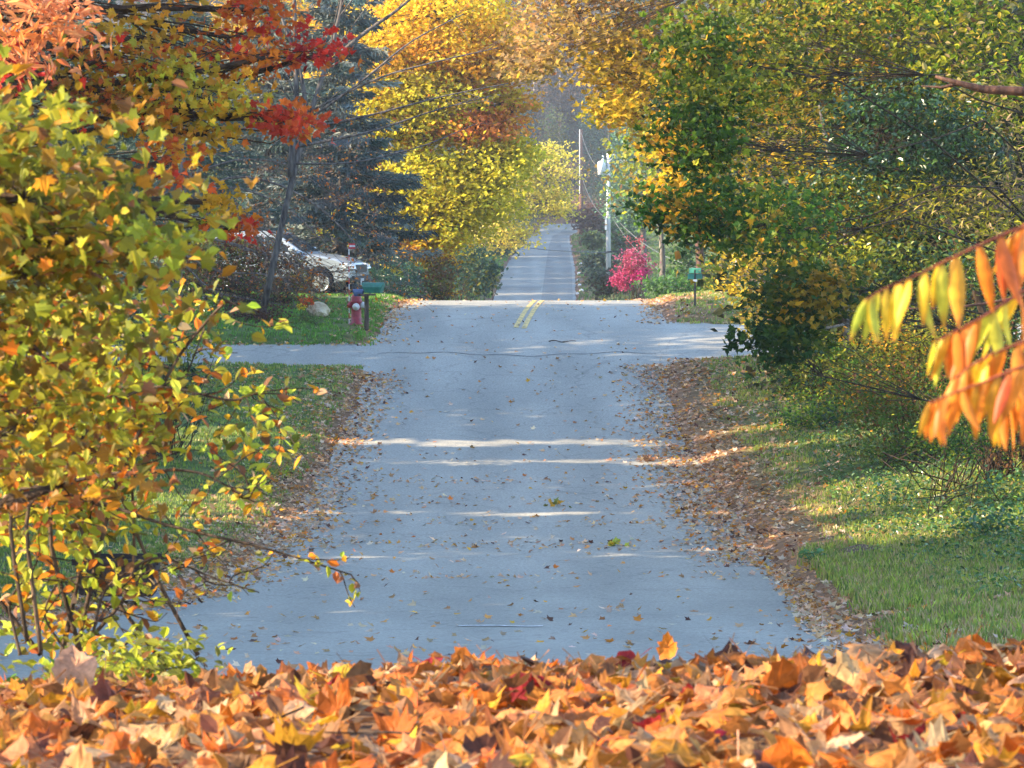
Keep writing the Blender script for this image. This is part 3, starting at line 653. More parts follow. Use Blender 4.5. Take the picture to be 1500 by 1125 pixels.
shrub('shrub', 'bushy olive shrub with gold flecks below the hanging sumac leaves', 1340, 660, 58, [
    blob(1340, 500, 58, 95, 40, 1.0, [(gold, 2), (ygr, 3), (olive, 3)], 60, 38, .075, T_OVAL, up=.3),
    blob(1340, 560, 58, 120, 50, 1.2, [(olive, 4), (grn, 2), (brn, 1), (gold, 1)], 90, 38, .08, T_OVAL),
    blob(1330, 630, 57, 120, 45, 1.2, [(olive, 3), (grn, 3), (brn, 1)], 80, 38, .08, T_OVAL)], 111)
shrub('shrub', 'low green shrub at the edge of the leafy right verge', 1220, 620, 64, [
    blob(1230, 560, 64, 85, 55, 1.2, [(grn, 3), (olive, 3), (ygr, 1), (teal, 1)], 100, 38, .085, T_OVAL),
    blob(1195, 520, 64, 50, 35, .8, [(olive, 3), (ygr, 2)], 40, 34, .08, T_OVAL),
    blob(1210, 610, 63, 60, 25, .8, [(grn, 3), (teal, 2)], 40, 34, .08, T_OVAL)], 112)
shrub('shrub', 'tangled dark shrub around the tree stump at the far right', 1460, 640, 53, [
    blob(1500, 620, 52, 70, 60, 1, [(dgr, 2), (olive, 2), (brn, 1)], 60, 34, .075, T_OVAL),
    blob(1460, 560, 53, 90, 80, 1.2, [(olive, 2), (brn, 2), (grn, 2), (dgr, 2)], 100, 34, .075, T_OVAL),
    blob(1450, 440, 53, 100, 70, .9, [(olive, 3), (brn, 1), (teal, 2)], 80, 34, .075, T_OVAL),
    blob(1400, 640, 45, 90, 40, .8, [(ygr, 2), (grn, 3), (dgr, 2)], 40, 28, .055, T_OVAL)], 113)
# ground ivy on the right bank: ground cover
r = rng(120); n = 26000
y = r.uniform(35, 62, n); x = edgeR(y) + 1.2 + sstep(48, 60, y) * .6 + r.random(n) ** .8 * 6.0
k = vnoise(x * 2, y * 1.2, 121) > -.35; x, y = x[k], y[k]
hgt = .04 + .20 * r.random(len(x)) * sstep(.0, 1.6, x - edgeR(y) - 1)
acc = Acc(); leaves(acc, np.column_stack([x, y, H(x, y) + hgt]), .065, pick([((.08, .20, .04), 4), ((.15, .27, .05), 3), (dgr, 1.4), (ygr, 1.2), ((.16, .26, .14), 1)], len(x), r), r, T_OVAL, up=.8)
tag(acc.build('ground_ivy', M_GLOSSY), 'trailing green ivy and weeds spreading over the right bank', 'ground cover', kind='stuff')
for i, (px, py, lab) in enumerate(((1440, 790, 'leafy broad-leaved weed at the right edge above the dry grass'), (1300, 740, 'pale green weed standing in the sunlit patch of grass'), (1475, 740, 'tall broad-leaved weed beside the dark stump'), (1195, 822, 'small rosette weed beside the bare dirt patch'))):
    c = G(px, py); d = c[1]; rr = (55, 45, 50, 14)[i]
    shrub('weed_plant', lab, px, py, d, [blob(px, py - rr * .5, d, rr, rr * .5, .4, [((.07, .19, .07), 3), ((.10, .24, .07), 2), (ygr, .5)], (26, 14, 22, 5)[i], 10, .085, T_OVAL, up=.9)], 130 + i, M_GLOSSY, 8, base=c, cat='weed', srad=.005)
# dead leaves heap / bare dirt mound
c = G(1262, 812); a = Acc(); n = 26
V = np.zeros((n, n, 3))
for i in range(n):
    for j in range(n):
        u, v = (i / (n - 1) * 2 - 1), (j / (n - 1) * 2 - 1); rr = math.hypot(u, v)
        X_, Y_ = c[0] + u * .62, c[1] + v * .8
        V[i, j] = (X_, Y_, float(H(X_, Y_)) - .03 + .13 * max(0, 1 - rr * rr) * (1 + .4 * float(vnoise(X_ * 9, Y_ * 9, 9))))
a.grid(V); tag(a.build('dirt_mound', noisemat('bare_dirt', (.07, .045, .03), (.2, .14, .1), 16, .95, .1, bump=.8, bscale=40), smooth=True), kind='structure')
# stump and dead limbs
c = G(1462, 700); a = Acc(); a.tube([c + [0, 0, -.1], c + [.02, 0, .35], c + [-.03, 0, .85], c + [.02, 0, 1.0]], [.27, .2, .185, .17], 12)
root = empty('tree_stump', c, 0, 'broken dark brown trunk standing in the shrubs below the sumac leaves', 'stump'); a.build('trunk', M_BARKD, root, smooth=True)
for px, py, q, lab in ((1290, 690, (1340, 640), 'thin dead branch leaning out of the right undergrowth'), (1355, 690, (1400, 640), 'second dead branch leaning beside the dark stump')):
    c = G(px, py); e = P(q[0], q[1] - 10, c[1] + .6); a = Acc(); a.tube(wander(c, e, 7, rng(px), .1), np.linspace(.022, .008, 7), 5); tag(a.build('dead_branch', M_BARKD, origin=c, smooth=True), lab, 'branch')
# thick reddish bough entering at the right
a = Acc(); p = np.array([P(1560, 128, 17), P(1500, 134, 17), P(1440, 131, 17), P(1405, 122, 17), P(1370, 112, 17)]); a.tube(p, [.028, .025, .021, .015, .007], 8)
a.tube(np.array([P(1405, 122, 17), P(1380, 128, 17.1), P(1350, 126, 17.1)]), [.012, .008, .004], 5)
root_b = onground(3.6, 17.6)
root = empty('bare_tree', root_b, 0, 'bare red-barked tree at the right whose thick bough reaches into the top right corner', 'tree')
a.tube(np.array([root_b + [0, 0, -.1], root_b + [.05, 0, 1.5], P(1580, 127, 17.2), P(1590, -200, 17.4)]), [.11, .09, .06, .04], 9)
a.tube(wander(P(1580, 420, 17.3), P(1320, 452, 17.0), 8, rng(6), .02), np.linspace(.012, .003, 8), 5)
a.build('trunk', M_BARKR, root, smooth=True)

# ---- sumac, close at the right: fronds of hanging leaflets
def leaflet(L, wd, r, fold=.5, curl=0.25):
    """lance leaflet hanging along -Z, 7 rows x 3 columns, folded along its midrib"""
    t = np.linspace(0, 1, 8); V = []
    wprof = np.sin(np.pi * np.clip(t * .93 + .05, 0, 1)) ** .75 * (1 - .35 * t)
    for tt, ww in zip(t, wprof):
        for s in (-1, 0, 1):
            V.append((s * wd * ww, abs(s) * wd * ww * fold + curl * L * tt * tt, -L * tt))
    f = []
    for i in range(7):
        for j in range(2): a = i * 3 + j; f.append((a, a + 1, a + 4, a + 3))
    return np.array(V), f, t
sroot_b = onground(2.4, 5.2)
sroot = empty('sumac', sroot_b, 0, 'sumac with fronds of hanging yellow, orange and red leaflets reaching in at the right edge', 'sumac')
fr = Acc(); stx = Acc(); r = rng(200)
stx.tube(wander(sroot_b - [0, 0, .1], P(1900, 700, 4.9), 8, r, .03), np.linspace(.022, .017, 8), 8)
stx.tube(wander(P(1900, 700, 4.9), P(1800, 0, 4.9), 6, r, .03), np.linspace(.017, .010, 6), 8)
def frond(pts, n, L, cols, d, skip=(), start=0.12, both=True, col_rachis=(.5, .12, .05)):
    pp = np.array([P(x, y, d + dz) for x, y, dz in pts]); tt = np.linspace(0, 1, len(pp)); ts = np.linspace(0, 1, 24)
    path = np.stack([np.interp(ts, tt, pp[:, k]) for k in range(3)], 1)
    for _ in range(2): path[1:-1] = (path[:-2] + 2 * path[1:-1] + path[2:]) / 4
    stx.tube(path, np.linspace(.0028, .0010, 24), 6, col=(2.4, 1.2, .8))
    for i in range(n):
        u = start + (1 - start) * i / (n - 1) * .985
        q = np.array([np.interp(u, ts, path[:, k]) for k in range(3)])
        for side in ((0, 1) if both else (0,)):
            if r.random() < .12: continue
            LL = L * (1 - .42 * u) * r.uniform(.8, 1.12); V, f, t = leaflet(LL, LL * r.uniform(.115, .15), r, r.uniform(.3, .9), r.uniform(-.15, .35))
            tang = path[min(int(u * 23) + 1, 23)] - path[max(int(u * 23) - 1, 0)]; tang /= np.linalg.norm(tang)
            yaw = math.atan2(tang[1], tang[0]) + r.normal() * .5; tilt = (.35 if side else -.25) + r.normal() * .18
            lean = r.normal() * .13 + .10
            M = Matrix.Rotation(yaw + math.pi, 3, 'Z') @ Matrix.Rotation(tilt, 3, 'X') @ Matrix.Rotation(lean, 3, 'Y')
            c0 = np.array(cols[min(int(u * len(cols)), len(cols) - 1)][r.integers(0, 3)]) * r.uniform(.85, 1.12)
            tip = np.array([.58, .16, .03]); base = np.array([.60, .24, .04])
            m = np.clip((t - .72) / .3, 0, 1)[:, None] * r.choice([0, .8]); b = np.clip((.18 - t) / .2, 0, 1)[:, None] * .7
            C = c0 * (1 - m) + tip * m; C = C * (1 - b) + base * b
            C = np.repeat(C, 3, 0); C[1::3] *= 1.12
            fr.add(V @ np.array(M).T + q + tang * r.normal() * .002, f, C)
Ys = (yel, (.72, .55, .04), (.55, .52, .05)); Os = (org, (.68, .25, .03), gold); Rs = ((.58, .14, .025), (.62, .22, .03), (.55, .10, .025)); Gs = ((.40, .45, .05), yel, (.5, .5, .05))
Ms = (yel, gold, org)
frond([(1620, 300, .1), (1500, 330, .05), (1400, 375, 0), (1340, 405, 0), (1290, 425, 0), (1268, 440, 0)], 13, .110, [Rs, Rs, Ms, Ys, Ys, Gs, Gs], 4.6)
frond([(1640, 370, .1), (1500, 425, .05), (1440, 465, 0), (1400, 485, 0), (1370, 500, 0)], 12, .100, [Rs, Ms, Ys, Ms, Os, Ys], 4.75)
frond([(1640, 470, 0), (1500, 500, 0), (1450, 520, 0), (1415, 540, 0), (1398, 555, 0)], 11, .100, [Rs, Os, Ms, Ms, Os], 4.55)
frond([(1640, 520, 0), (1500, 535, 0), (1440, 560, 0), (1390, 578, 0), (1362, 590, 0)], 13, .095, [Rs, Rs, Os, Os, Os], 4.4)
frond([(1640, 560, .1), (1520, 560, .1), (1480, 590, .1), (1460, 610, .1)], 9, .09, [Rs, Os, Os], 4.9)
frond([(1650, 250, .1), (1560, 290, .1), (1500, 330, .1), (1480, 350, .1)], 9, .10, [Rs, Rs, Os], 4.9)
stx.build('stem', M_BARKR, sroot, smooth=True); fr.build('foliage', M_SUMAC, sroot, smooth=True)

# ---- left foreground
NEAR = [((.50, .44, .03), 4), ((.30, .28, .025), 3), (lime, .5), (olive, 3), (gold, 3), (brn, 2.8), (org, 1.8), ((.55, .42, .04), 2.0), ((.12,.14,.02), 3), ((.42, .12, .02), 2.4)]
nb = onground(-2.6, 9.3)
tree('maple_sapling', 'close-up maple sapling at the left edge with olive green, yellow and brown leaves', 'tree', nb,
     [P(-560, 500, 9.2), P(-450, 150, 9.0), P(-300, -100, 9)], [
    blob(-10, 200, 8.6, 90, 60, .5, [(ygr, 3), (olive, 3), (gold, 2), (brn, 1)], 12, 13, .048, T_MAPLE, up=.35, cr=.5, flat=.22), blob(-10, 200, 8.6, 90, 60, .5, [(ygr, 3), (olive, 3), (gold, 2), (brn, 1)], 10, 13, .042, T_OVAL, up=.35, cr=.5, flat=.22),
    blob(35, 290, 8.8, 130, 80, .6, NEAR, 27, 16, .048, T_MAPLE, up=.35, cr=.5, flat=.22), blob(35, 290, 8.8, 130, 80, .6, NEAR, 22, 16, .042, T_OVAL, up=.35, cr=.5, flat=.22),
    blob(75, 390, 9.0, 130, 80, .6, NEAR, 27, 16, .046, T_MAPLE, up=.35, cr=.5, flat=.22), blob(75, 390, 9.0, 130, 80, .6, NEAR, 22, 16, .042, T_OVAL, up=.35, cr=.5, flat=.22),
    blob(185, 345, 9.0, 55, 40, .5, [(ygr, 3), (lime, 1), (olive, 4), (gold, 1)], 9, 11, .044, T_MAPLE, up=.35, cr=.5, flat=.22), blob(185, 345, 9.0, 55, 40, .5, [(ygr, 3), (lime, 1), (olive, 4), (gold, 1)], 7, 11, .042, T_OVAL, up=.35, cr=.5, flat=.22),
    blob(30, 500, 8.8, 110, 70, .6, NEAR + [(brn, 2)], 20, 15, .046, T_MAPLE, up=.35, cr=.5, flat=.22), blob(30, 500, 8.8, 110, 70, .6, NEAR + [(brn, 2)], 16, 15, .042, T_OVAL, up=.35, cr=.5, flat=.22),
    blob(30, 620, 8.8, 110, 70, .6, NEAR + [(brn, 3)], 18, 14, .044, T_MAPLE, up=.35, cr=.5, flat=.22), blob(30, 620, 8.8, 110, 70, .6, NEAR + [(brn, 3)], 15, 14, .042, T_OVAL, up=.35, cr=.5, flat=.22),
    blob(90, 710, 9.0, 110, 30, .5, [(brn, 2), (org, 1), (olive, 2), (gold, 1)], 6, 10, .044, T_MAPLE, up=.35, cr=.5, flat=.22), blob(90, 710, 9.0, 110, 30, .5, [(brn, 2), (org, 1), (olive, 2), (gold, 1)], 5, 10, .042, T_OVAL, up=.35, cr=.5, flat=.22),
    blob(-120, 300, 9.0, 120, 260, .8, NEAR, 20, 12, .08, T_MAPLE, up=.1), blob(-120, 300, 9.0, 120, 260, .8, NEAR, 16, 12, .042, T_OVAL, up=.1)], 201, .055, barkm=M_BARKD, leafm=M_LEAF, twig=.0035)
hb = onground(-1.55, 11.6)
HS = [(ygr, 3.4), (lime, 2), ((.62, .55, .06), 3), (olive, 2), (gold, 2.4), (org, 1.2), (tan, .5), (brn, 1.2), ((.40,.11,.02), 1.2)]
root = empty('honeysuckle_bush', hb, 0, 'arching honeysuckle bush with small backlit yellow-green leaves at the left of the bank', 'bush')
st = Acc(); fo = Acc(); r = rng(210)
def cane(pts, rad, d, nleaf, sz, twigs=10, pal=HS):
    pp = np.array([P(x, y, d + dz) for x, y, dz in pts]); tt = np.linspace(0, 1, len(pp)); ts = np.linspace(0, 1, 26)
    path = np.stack([np.interp(ts, tt, pp[:, k]) for k in range(3)], 1)
    for _ in range(3): path[1:-1] = (path[:-2] + 2 * path[1:-1] + path[2:]) / 4
    st.tube(path, np.linspace(rad * .62, rad * .2, 26), 6, col=(1.5, 1.5, 1.4))
    for k in range(twigs):
        i = r.integers(6, 26); L = r.uniform(.10, .34); dd = r.normal(size=3) * [1, .6, .7]; dd /= np.linalg.norm(dd)
        tw = wander(path[i], path[i] + dd * L, 8, r, .15); st.tube(tw, np.linspace(.003, .0012, 8), 4, cap=False)
        m = max(3, int(nleaf / twigs)); u = r.uniform(1, 7, m).astype(int)
        leaves(fo, tw[u] + r.normal(size=(m, 3)) * .012, sz, pick(pal, m, r, .25), r, T_OVAL, up=.2)
B0 = (110, 955, 0)
cane([(90, 960, 0), (130, 780, 0), (60, 600, .1), (-40, 480, .2)], .017, 11.6, 90, .05)
cane([(110, 960, 0), (170, 700, 0), (260, 520, .1), (330, 440, 0), (345, 446, 0)], .015, 11.5, 130, .045, 14)
cane([(120, 960, 0), (60, 760, 0), (140, 600, 0), (230, 560, 0), (340, 590, 0), (375, 575, 0)], .015, 11.4, 130, .05, 14)
cane([(60, 955, 0), (30, 720, 0), (180, 690, 0), (290, 688, 0), (365, 730, 0)], .014, 11.2, 110, .042, 14)
cane([(40, 940, 0), (0, 700, 0), (120, 725, 0), (240, 770, 0), (360, 795, 0), (440, 818, 0), (515, 842, 0)], .013, 11.2, 110, .040, 16)
cane([(130, 960, 0), (150, 860, 0), (230, 810, 0), (310, 846, 0), (380, 868, 0)], .010, 11.3, 70, .04, 10)
cane([(230, 960, 0), (170, 880, 0), (110, 760, 0), (70, 640, 0), (20, 580, 0)], .014, 11.5, 90, .05)
cane([(290, 960, 0), (220, 830, 0), (150, 660, 0), (110, 520, 0), (120, 420, 0)], .014, 11.7, 90, .05)
cane([(110, 960, 0), (200, 860, 0), (190, 640, 0), (270, 560, 0), (300, 480, 0)], .012, 11.9, 90, .045)
cane([(60, 960, 0), (-60, 800, 0), (-140, 620, 0), (-240, 500, 0)], .015, 11.8, 90, .05)
cane([(100, 960, 0), (60, 900, 0), (90, 840, 0), (150, 880, 0), (190, 940, 0)], .008, 11.3, 70, .05)
cane([(30, 960, 0), (10, 880, 0), (60, 820, 0), (20, 760, 0)], .010, 11.3, 80, .05)
for (px, py, rx, ry, nc, k) in ((70, 620, 150, 110, 60, 12), (95, 520, 140, 90, 40, 12), (165, 620, 100, 85, 30, 11), (140, 720, 130, 60, 28, 11), (60, 740, 110, 70, 30, 11), (330, 660, 50, 30, 7, 9), (90, 935, 110, 30, 14, 12), (185, 470, 80, 55, 16, 11)):
    c0 = P(px, py, 11.6); u = r.normal(size=(nc, 3)); u /= np.linalg.norm(u, axis=1, keepdims=True); u *= r.uniform(.1, 1, (nc, 1)) ** .45
    cc = c0 + u * np.array([rx, 190, ry]) * 11.6 / F; n = nc * k
    pos = np.repeat(cc, k, 0) + r.normal(size=(n, 3)) * .055
    cols = np.repeat(pick(HS + [(brn, 1)], nc, r), k, 0); own = r.random(n) < .4; cols[own] = pick(HS, int(own.sum()), r)
    leaves(fo, pos, .05, cols, r, T_OVAL, up=.2)
st.build('stem', M_BARKD, root, smooth=True); fo.build('foliage', M_LEAF, root)
# weeds on the bank at the left
wb = onground(-.95, 11.3)
shrub('weed_plant', 'low yellow-green weeds with toothed leaves growing out of the leaf bank at the left', 240, 990, 11.0, [
    blob(240, 975, 10.9, 80, 28, .35, [(olive, 3), (ygr, 3), (brn, .7)], 44, 9, .042, T_OVAL, up=.9, cr=.3),
    blob(130, 1000, 10.3, 110, 25, .4, [(olive, 3), (ygr, 3), (grn, 1)], 36, 9, .04, T_OVAL, up=.9, cr=.3)], 211, M_LEAF, 14, base=wb, cat='weed', srad=.003)

# red maple, middle left
RM = [(org, 3), (red, 2), (gold, 3), (yel, 1.4), (ygr, 1.5)]
tree('red_maple', 'maple at the upper left with scarlet, orange and yellow-green leaves in layered sprays', 'tree',
     onground(-7.0, 24), [P(-620, 400, 23), P(-480, 100, 22.5), P(-300, -260, 22)], [
    blob(425, 177, 21, 42, 16, .3, [(red, 4), ((.60, .09, .03), 3), (org, 3), (gold, 1)], 14, 15, .056, T_MAPLE, up=.2, cr=.46),
    blob(475, 78, 21, 34, 16, .3, [(red, 3), (crim, 1.5), (org, 1)], 9, 11, .056, T_MAPLE, up=.2, cr=.46),
    blob(400, 82, 21, 40, 10, .3, [(red, 2), (org, 3), (crim, 1)], 7, 14, .055, T_MAPLE, up=.2, cr=.46),
    blob(335, 55, 21.5, 65, 38, .5, [(org, 3), (red, 1.3), (gold, 3), (yel, 2)], 15, 20, 0.058, T_MAPLE, up=.2, cr=.46),
    blob(385, 15, 21.5, 40, 20, .4, [(red, 1.8), (org, 3), (gold, 2)], 8, 16, 0.058, T_MAPLE, up=.2, cr=.46),
    blob(210, 55, 21.5, 70, 30, .5, [((.75,.3,.04), 2), ((.72,.42,.04), 3), (red, 1)], 12, 18, 0.058, T_MAPLE, up=.2, cr=.46),
    blob(160, 80, 21, 50, 20, .5, [(red, 2), (org, 2), (ygr, 2)], 10, 16, 0.058, T_MAPLE, up=.2, cr=.46),
    blob(265, 115, 21, 50, 25, .4, [((.5,.5,.05), 4), (yel, 2), (olive, 1)], 10, 18, 0.058, T_MAPLE, up=.2, cr=.46),
    blob(330, 150, 21, 55, 22, .4, [((.52,.5,.05), 4), (yel, 3), (org, 1)], 10, 20, 0.058, T_MAPLE, up=.2, cr=.46),
    blob(300, 195, 21, 60, 20, .4, [(yel, 4), ((.7,.4,.03), 3), (org, 2)], 10, 20, 0.058, T_MAPLE, up=.2, cr=.46),
    blob(190, 155, 21, 60, 32, .5, [(org, 2), (gold, 3), (yel, 3), (red, .7), ((.5,.48,.05), 2)], 13, 20, 0.058, T_MAPLE, up=.2, cr=.46),
    blob(250, 235, 20.5, 30, 22, .4, [(red, 3), (org, 2), (gold, 1)], 7, 18, .056, T_MAPLE, up=.2, cr=.46),
    blob(325, 297, 21, 22, 13, .3, [(gold, 3), (yel, 2)], 5, 18, .056, T_MAPLE, up=.2, cr=.46),
    blob(340, 335, 21, 30, 7, .3, [(org, 3), (red, 2)], 5, 12, .055, T_MAPLE, up=.2, cr=.46),
    blob(310, 330, 21, 14, 8, .3, [(ygr, 1)], 3, 8, .055, T_MAPLE, up=.2, cr=.46),
    blob(110, 130, 21, 50, 40, .5, [(org, 2), (olive, 3), (gold, 2), (red, 1)], 11, 18, 0.058, T_MAPLE, up=.2, cr=.46),
    blob(100, -90, 22, 380, 70, 1.6, RM, 60, 20, .12, T_QUAD),
    blob(-150, 150, 22, 120, 200, 1.6, RM, 40, 18, .12, T_QUAD)], 202, .13, barkm=M_BARKD, leafm=M_LEAF, twig=.008)
tree('oak_tree', 'oak branch at the top left corner hung with peach-orange oval leaves', 'tree',
     onground(-4.6, 16), [P(-760, 300, 15), P(-400, -120, 14)], [
    blob(55, 40, 13.5, 75, 50, .4, [(peach, 5), ((.62, .16, .05), 2), ((.72, .38, .2), 2), (org, 1)], 30, 15, .07, T_LANCE, up=0),
    blob(20, 100, 13.5, 45, 30, .4, [(crim, 2), (peach, 2), (red, 1)], 12, 14, .06, T_LANCE, up=0),
    blob(-120, 0, 14, 110, 120, .8, [(peach, 4), (org, 2)], 24, 14, .08, T_LANCE)], 203, .08, barkm=M_BARKD, leafm=M_LEAF, twig=.005)
shrub('shrub', 'dark green glossy shrub on the lawn behind the arching bush at the left', 230, 640, 60, [
    blob(215, 580, 60, 90, 60, 1.3, [(teal, 2), (grn, 3), (ygr, 2.5), (olive, 2)], 50, 24, .095, T_OVAL),
    blob(290, 560, 60, 50, 22, .5, [(dgr, 2), (teal, 2), (ygr, 1)], 9, 20, .095, T_OVAL),
    blob(240, 480, 60, 90, 60, 1.3, [(olive, 3), (ygr, 3), (grn, 2)], 40, 24, .095, T_OVAL),
    blob(160, 440, 61, 120, 60, 1.3, [(grn, 3), (teal, 2), ((.12, .05, .06), 1.4)], 40, 24, .1, T_OVAL)], 204, M_GLOSSY)
# left verge, nearest stretch: tuft of weeds
shrub('weed_plant', 'tall grassy weed catching light on the left verge behind the bush', 385, 700, 57, [
    blob(385, 690, 57, 45, 12, .4, [(ygr, 2), (grn, 2)], 16, 12, .09, T_LANCE, up=.2)], 205, M_LEAF, 12, cat='weed', srad=.006)

# spruces
def spruce(label, px, d, hgt, width, pal, seed, n_wh=26, per=9, nb_=60, name='blue_spruce', group=None, lowbare=0, base=None):
    b = onground((px - 750) / F * d, d) if base is None else base
    r = rng(seed); root = empty(name, b, 0, label, 'spruce', group); tk = Acc(); cr = Acc()
    tk.tube(np.array([b + [0, 0, -.1], b + [0.03, 0, hgt * .5], b + [0, 0, hgt]]), [.22 * hgt / 14, .13 * hgt / 14, .02], 8)
    for w_ in range(n_wh):
        u = (w_ + .5) / n_wh; z = hgt * (.06 + .92 * u); L = width * (1 - u) ** .8 + .15
        for k in range(per):
            a = r.uniform(0, 2 * math.pi); LL = L * r.uniform(.5, 1.25); z = hgt * (.05 + .93 * float(np.clip(u + r.normal() * .025, 0, 1)))
            dirv = np.array([math.cos(a), math.sin(a), 0]); t = np.linspace(0, 1, 6)[:, None]
            br = b + [0, 0, z] + dirv * LL * t + np.array([0, 0, 1]) * (-.35 * LL * t + .22 * LL * t * t)
            tk.tube(br, np.linspace(.035, .008, 6) * hgt / 12, 4, cap=False)
            if z < lowbare: continue
            m = int(nb_ * 2.6 * LL / width) + 14; s = r.uniform(.25, 1, m); q = b + [0, 0, z] + dirv * (LL * s)[:, None] + np.array([0, 0, 1]) * (-.35 * LL * s + .22 * LL * s * s)[:, None]
            side = np.array([-dirv[1], dirv[0], 0]); q = q + side * (r.normal(size=(m, 1)) * .28 * LL * (1.05 - s)[:, None]) + np.array([0, 0, -1]) * r.random((m, 1)) * .16
            col = pick(pal, 1, r)[0] * r.uniform(.7, 1.25, (m, 1))
            leaves(cr, q, .22, col, r, (T_LANCE[0] * np.array([1.1, 1, 1]), T_LANCE[1]), up=.1, direction=dirv - [0, 0, .4], dirw=.6)
    tk.build('trunk', M_BARK, root, smooth=True); cr.build('crown', M_NEEDLE, root)
    return root
BS = [((.11, .15, .145), 4), ((.05, .075, .07), 3), ((.17, .20, .19), 2)]
spruce('blue-grey spruce with layered drooping boughs behind the silver car', 500, 104, 13, 2.7, BS, 220, n_wh=30)
spruce('second blue-grey spruce left of the leaning grey trunk, behind the bare twigs', 395, 112, 15, 3.2, BS, 221, n_wh=30)
spruce('dark spruce mostly hidden by the red maple sprays at the left', 250, 100, 14, 3.2, [((.06, .10, .08), 3), ((.09, .14, .11), 2)], 222)
spruce('dark spruce farthest to the left behind the leafy sapling', 90, 96, 13, 3.0, [((.05, .09, .06), 3), ((.09, .12, .07), 2)], 223)

# bare twiggy trees
def bare(name, label, base, limbs, seed, tr, nbr=9, depth=2, mat=None, leafc=None, col=None, twigr=.01):
    r = rng(seed); root = empty(name, base, 0, label, 'tree'); a = Acc(); lf = Acc()
    def sub(path, rad, lev):
        if lev == 0: return
        L = np.linalg.norm(path[-1] - path[0]); ax = (path[-1] - path[0]) / L
        for k in range(nbr):
            i = r.integers(len(path) // 4, len(path)); d = ax * 1.0 + r.normal(size=3) * .42; d /= np.linalg.norm(d)
            e = path[i] + d * L * r.uniform(.22, .5) * (.75 if lev == 1 else 1)
            tw = wander(path[i], e, 7, r, .09); rr = max(rad * .5, .004)
            a.tube(tw, np.linspace(rr, rr * .3, 7), 4, cap=False, col=col)
            if leafc is not None and lev == 1 and r.random() < .5:
                leaves(lf, tw[r.integers(2, 7, 3)], .08, pick(leafc, 3, r), r, T_OVAL, up=0)
            sub(tw, rr * .6, lev - 1)
    for (pts, r0) in limbs:
        pp = np.array(pts, float); ts = np.linspace(0, 1, 14); tt = np.linspace(0, 1, len(pp))
        path = np.stack([np.interp(ts, tt, pp[:, k]) for k in range(3)], 1)
        for _ in range(2): path[1:-1] = (path[:-2] + 2 * path[1:-1] + path[2:]) / 4
        a.tube(path, np.linspace(r0, r0 * .35, 14), 7, col=col); sub(path, r0 * .45, depth)
    a.build('trunk', mat or M_BARK, root, smooth=True)
    if lf.n: lf.build('crown', M_LEAF, root)
    return root
gb = onground(-5.9, 80)
D_ = 80
bare('bare_tree', 'leaning pale grey multi-stemmed tree losing its leaves, left of the yellow maple', gb, [
    ([gb - [0, 0, .1], P(430, 250, D_), P(450, 180, D_), P(480, 90, D_), P(500, 20, D_), P(520, -120, D_)], .085),
    ([P(425, 260, D_), P(435, 150, D_), P(432, 60, D_), P(430, -100, D_)], .09),
    ([P(452, 180, D_), P(440, 100, D_), P(410, 20, D_), P(380, -80, D_)], .06),
    ([P(480, 95, D_), P(530, 50, D_), P(590, 10, D_), P(640, -40, D_)], .06),
    ([P(440, 190, D_), P(540, 170, 79), P(650, 140, 79), P(745, 122, 79)], .035),
    ([P(435, 215, D_), P(540, 195, 79), P(640, 160, 79), P(720, 140, 79)], .035),
    ([P(450, 165, D_), P(560, 110, 79), P(660, 85, 79), P(730, 70, 79)], .032),
    ([P(445, 180, D_), P(530, 120, 79), P(600, 60, 79), P(680, 20, 79)], .035),
    ([P(430, 240, D_), P(520, 240, 79), P(620, 215, 79), P(700, 180, 79)], .028)], 231, .14, nbr=6, depth=1, leafc=[(gold, 2), (org, 2)], col=(.8, .8, .85))
tb = onground(-8.2, 84)
def Q(x, y): return P(x, y, 83)
bare('bare_tree', 'tangle of drooping bare grey twigs in front of the blue spruces, above the silver car', tb, [
    ([tb - [0, 0, .1], Q(262, 330), Q(268, 200)], .10),
    ([Q(264, 300), Q(340, 250), Q(430, 275), Q(500, 330), Q(530, 372)], .04),
    ([Q(264, 290), Q(340, 270), Q(420, 300), Q(480, 360)], .035),
    ([Q(264, 320), Q(330, 310), Q(400, 340), Q(440, 390)], .032),
    ([Q(264, 350), Q(330, 350), Q(400, 380), Q(470, 400), Q(520, 395)], .03),
    ([Q(264, 370), Q(320, 400), Q(400, 400), Q(480, 445)], .028),
    ([Q(266, 260), Q(350, 230), Q(430, 240), Q(500, 300)], .03),
    ([Q(264, 380), Q(310, 430), Q(380, 440), Q(430, 450)], .028),
    ([Q(266, 250), Q(330, 280), Q(380, 350), Q(410, 400)], .03),
    ([Q(268, 210), Q(330, 180), Q(420, 200), Q(480, 260)], .03),
    ([Q(300, 290), Q(370, 330), Q(430, 350), Q(500, 420)], .026), ([Q(290, 330), Q(360, 370), Q(440, 372), Q(520, 440)], .026), ([Q(330, 300), Q(400, 350), Q(440, 400), Q(455, 440)], .024)], 232, .1, nbr=11, depth=2, leafc=[(org, 1), (brn, 2), (tan, 1)], col=(1.3, 1.25, 1.3))

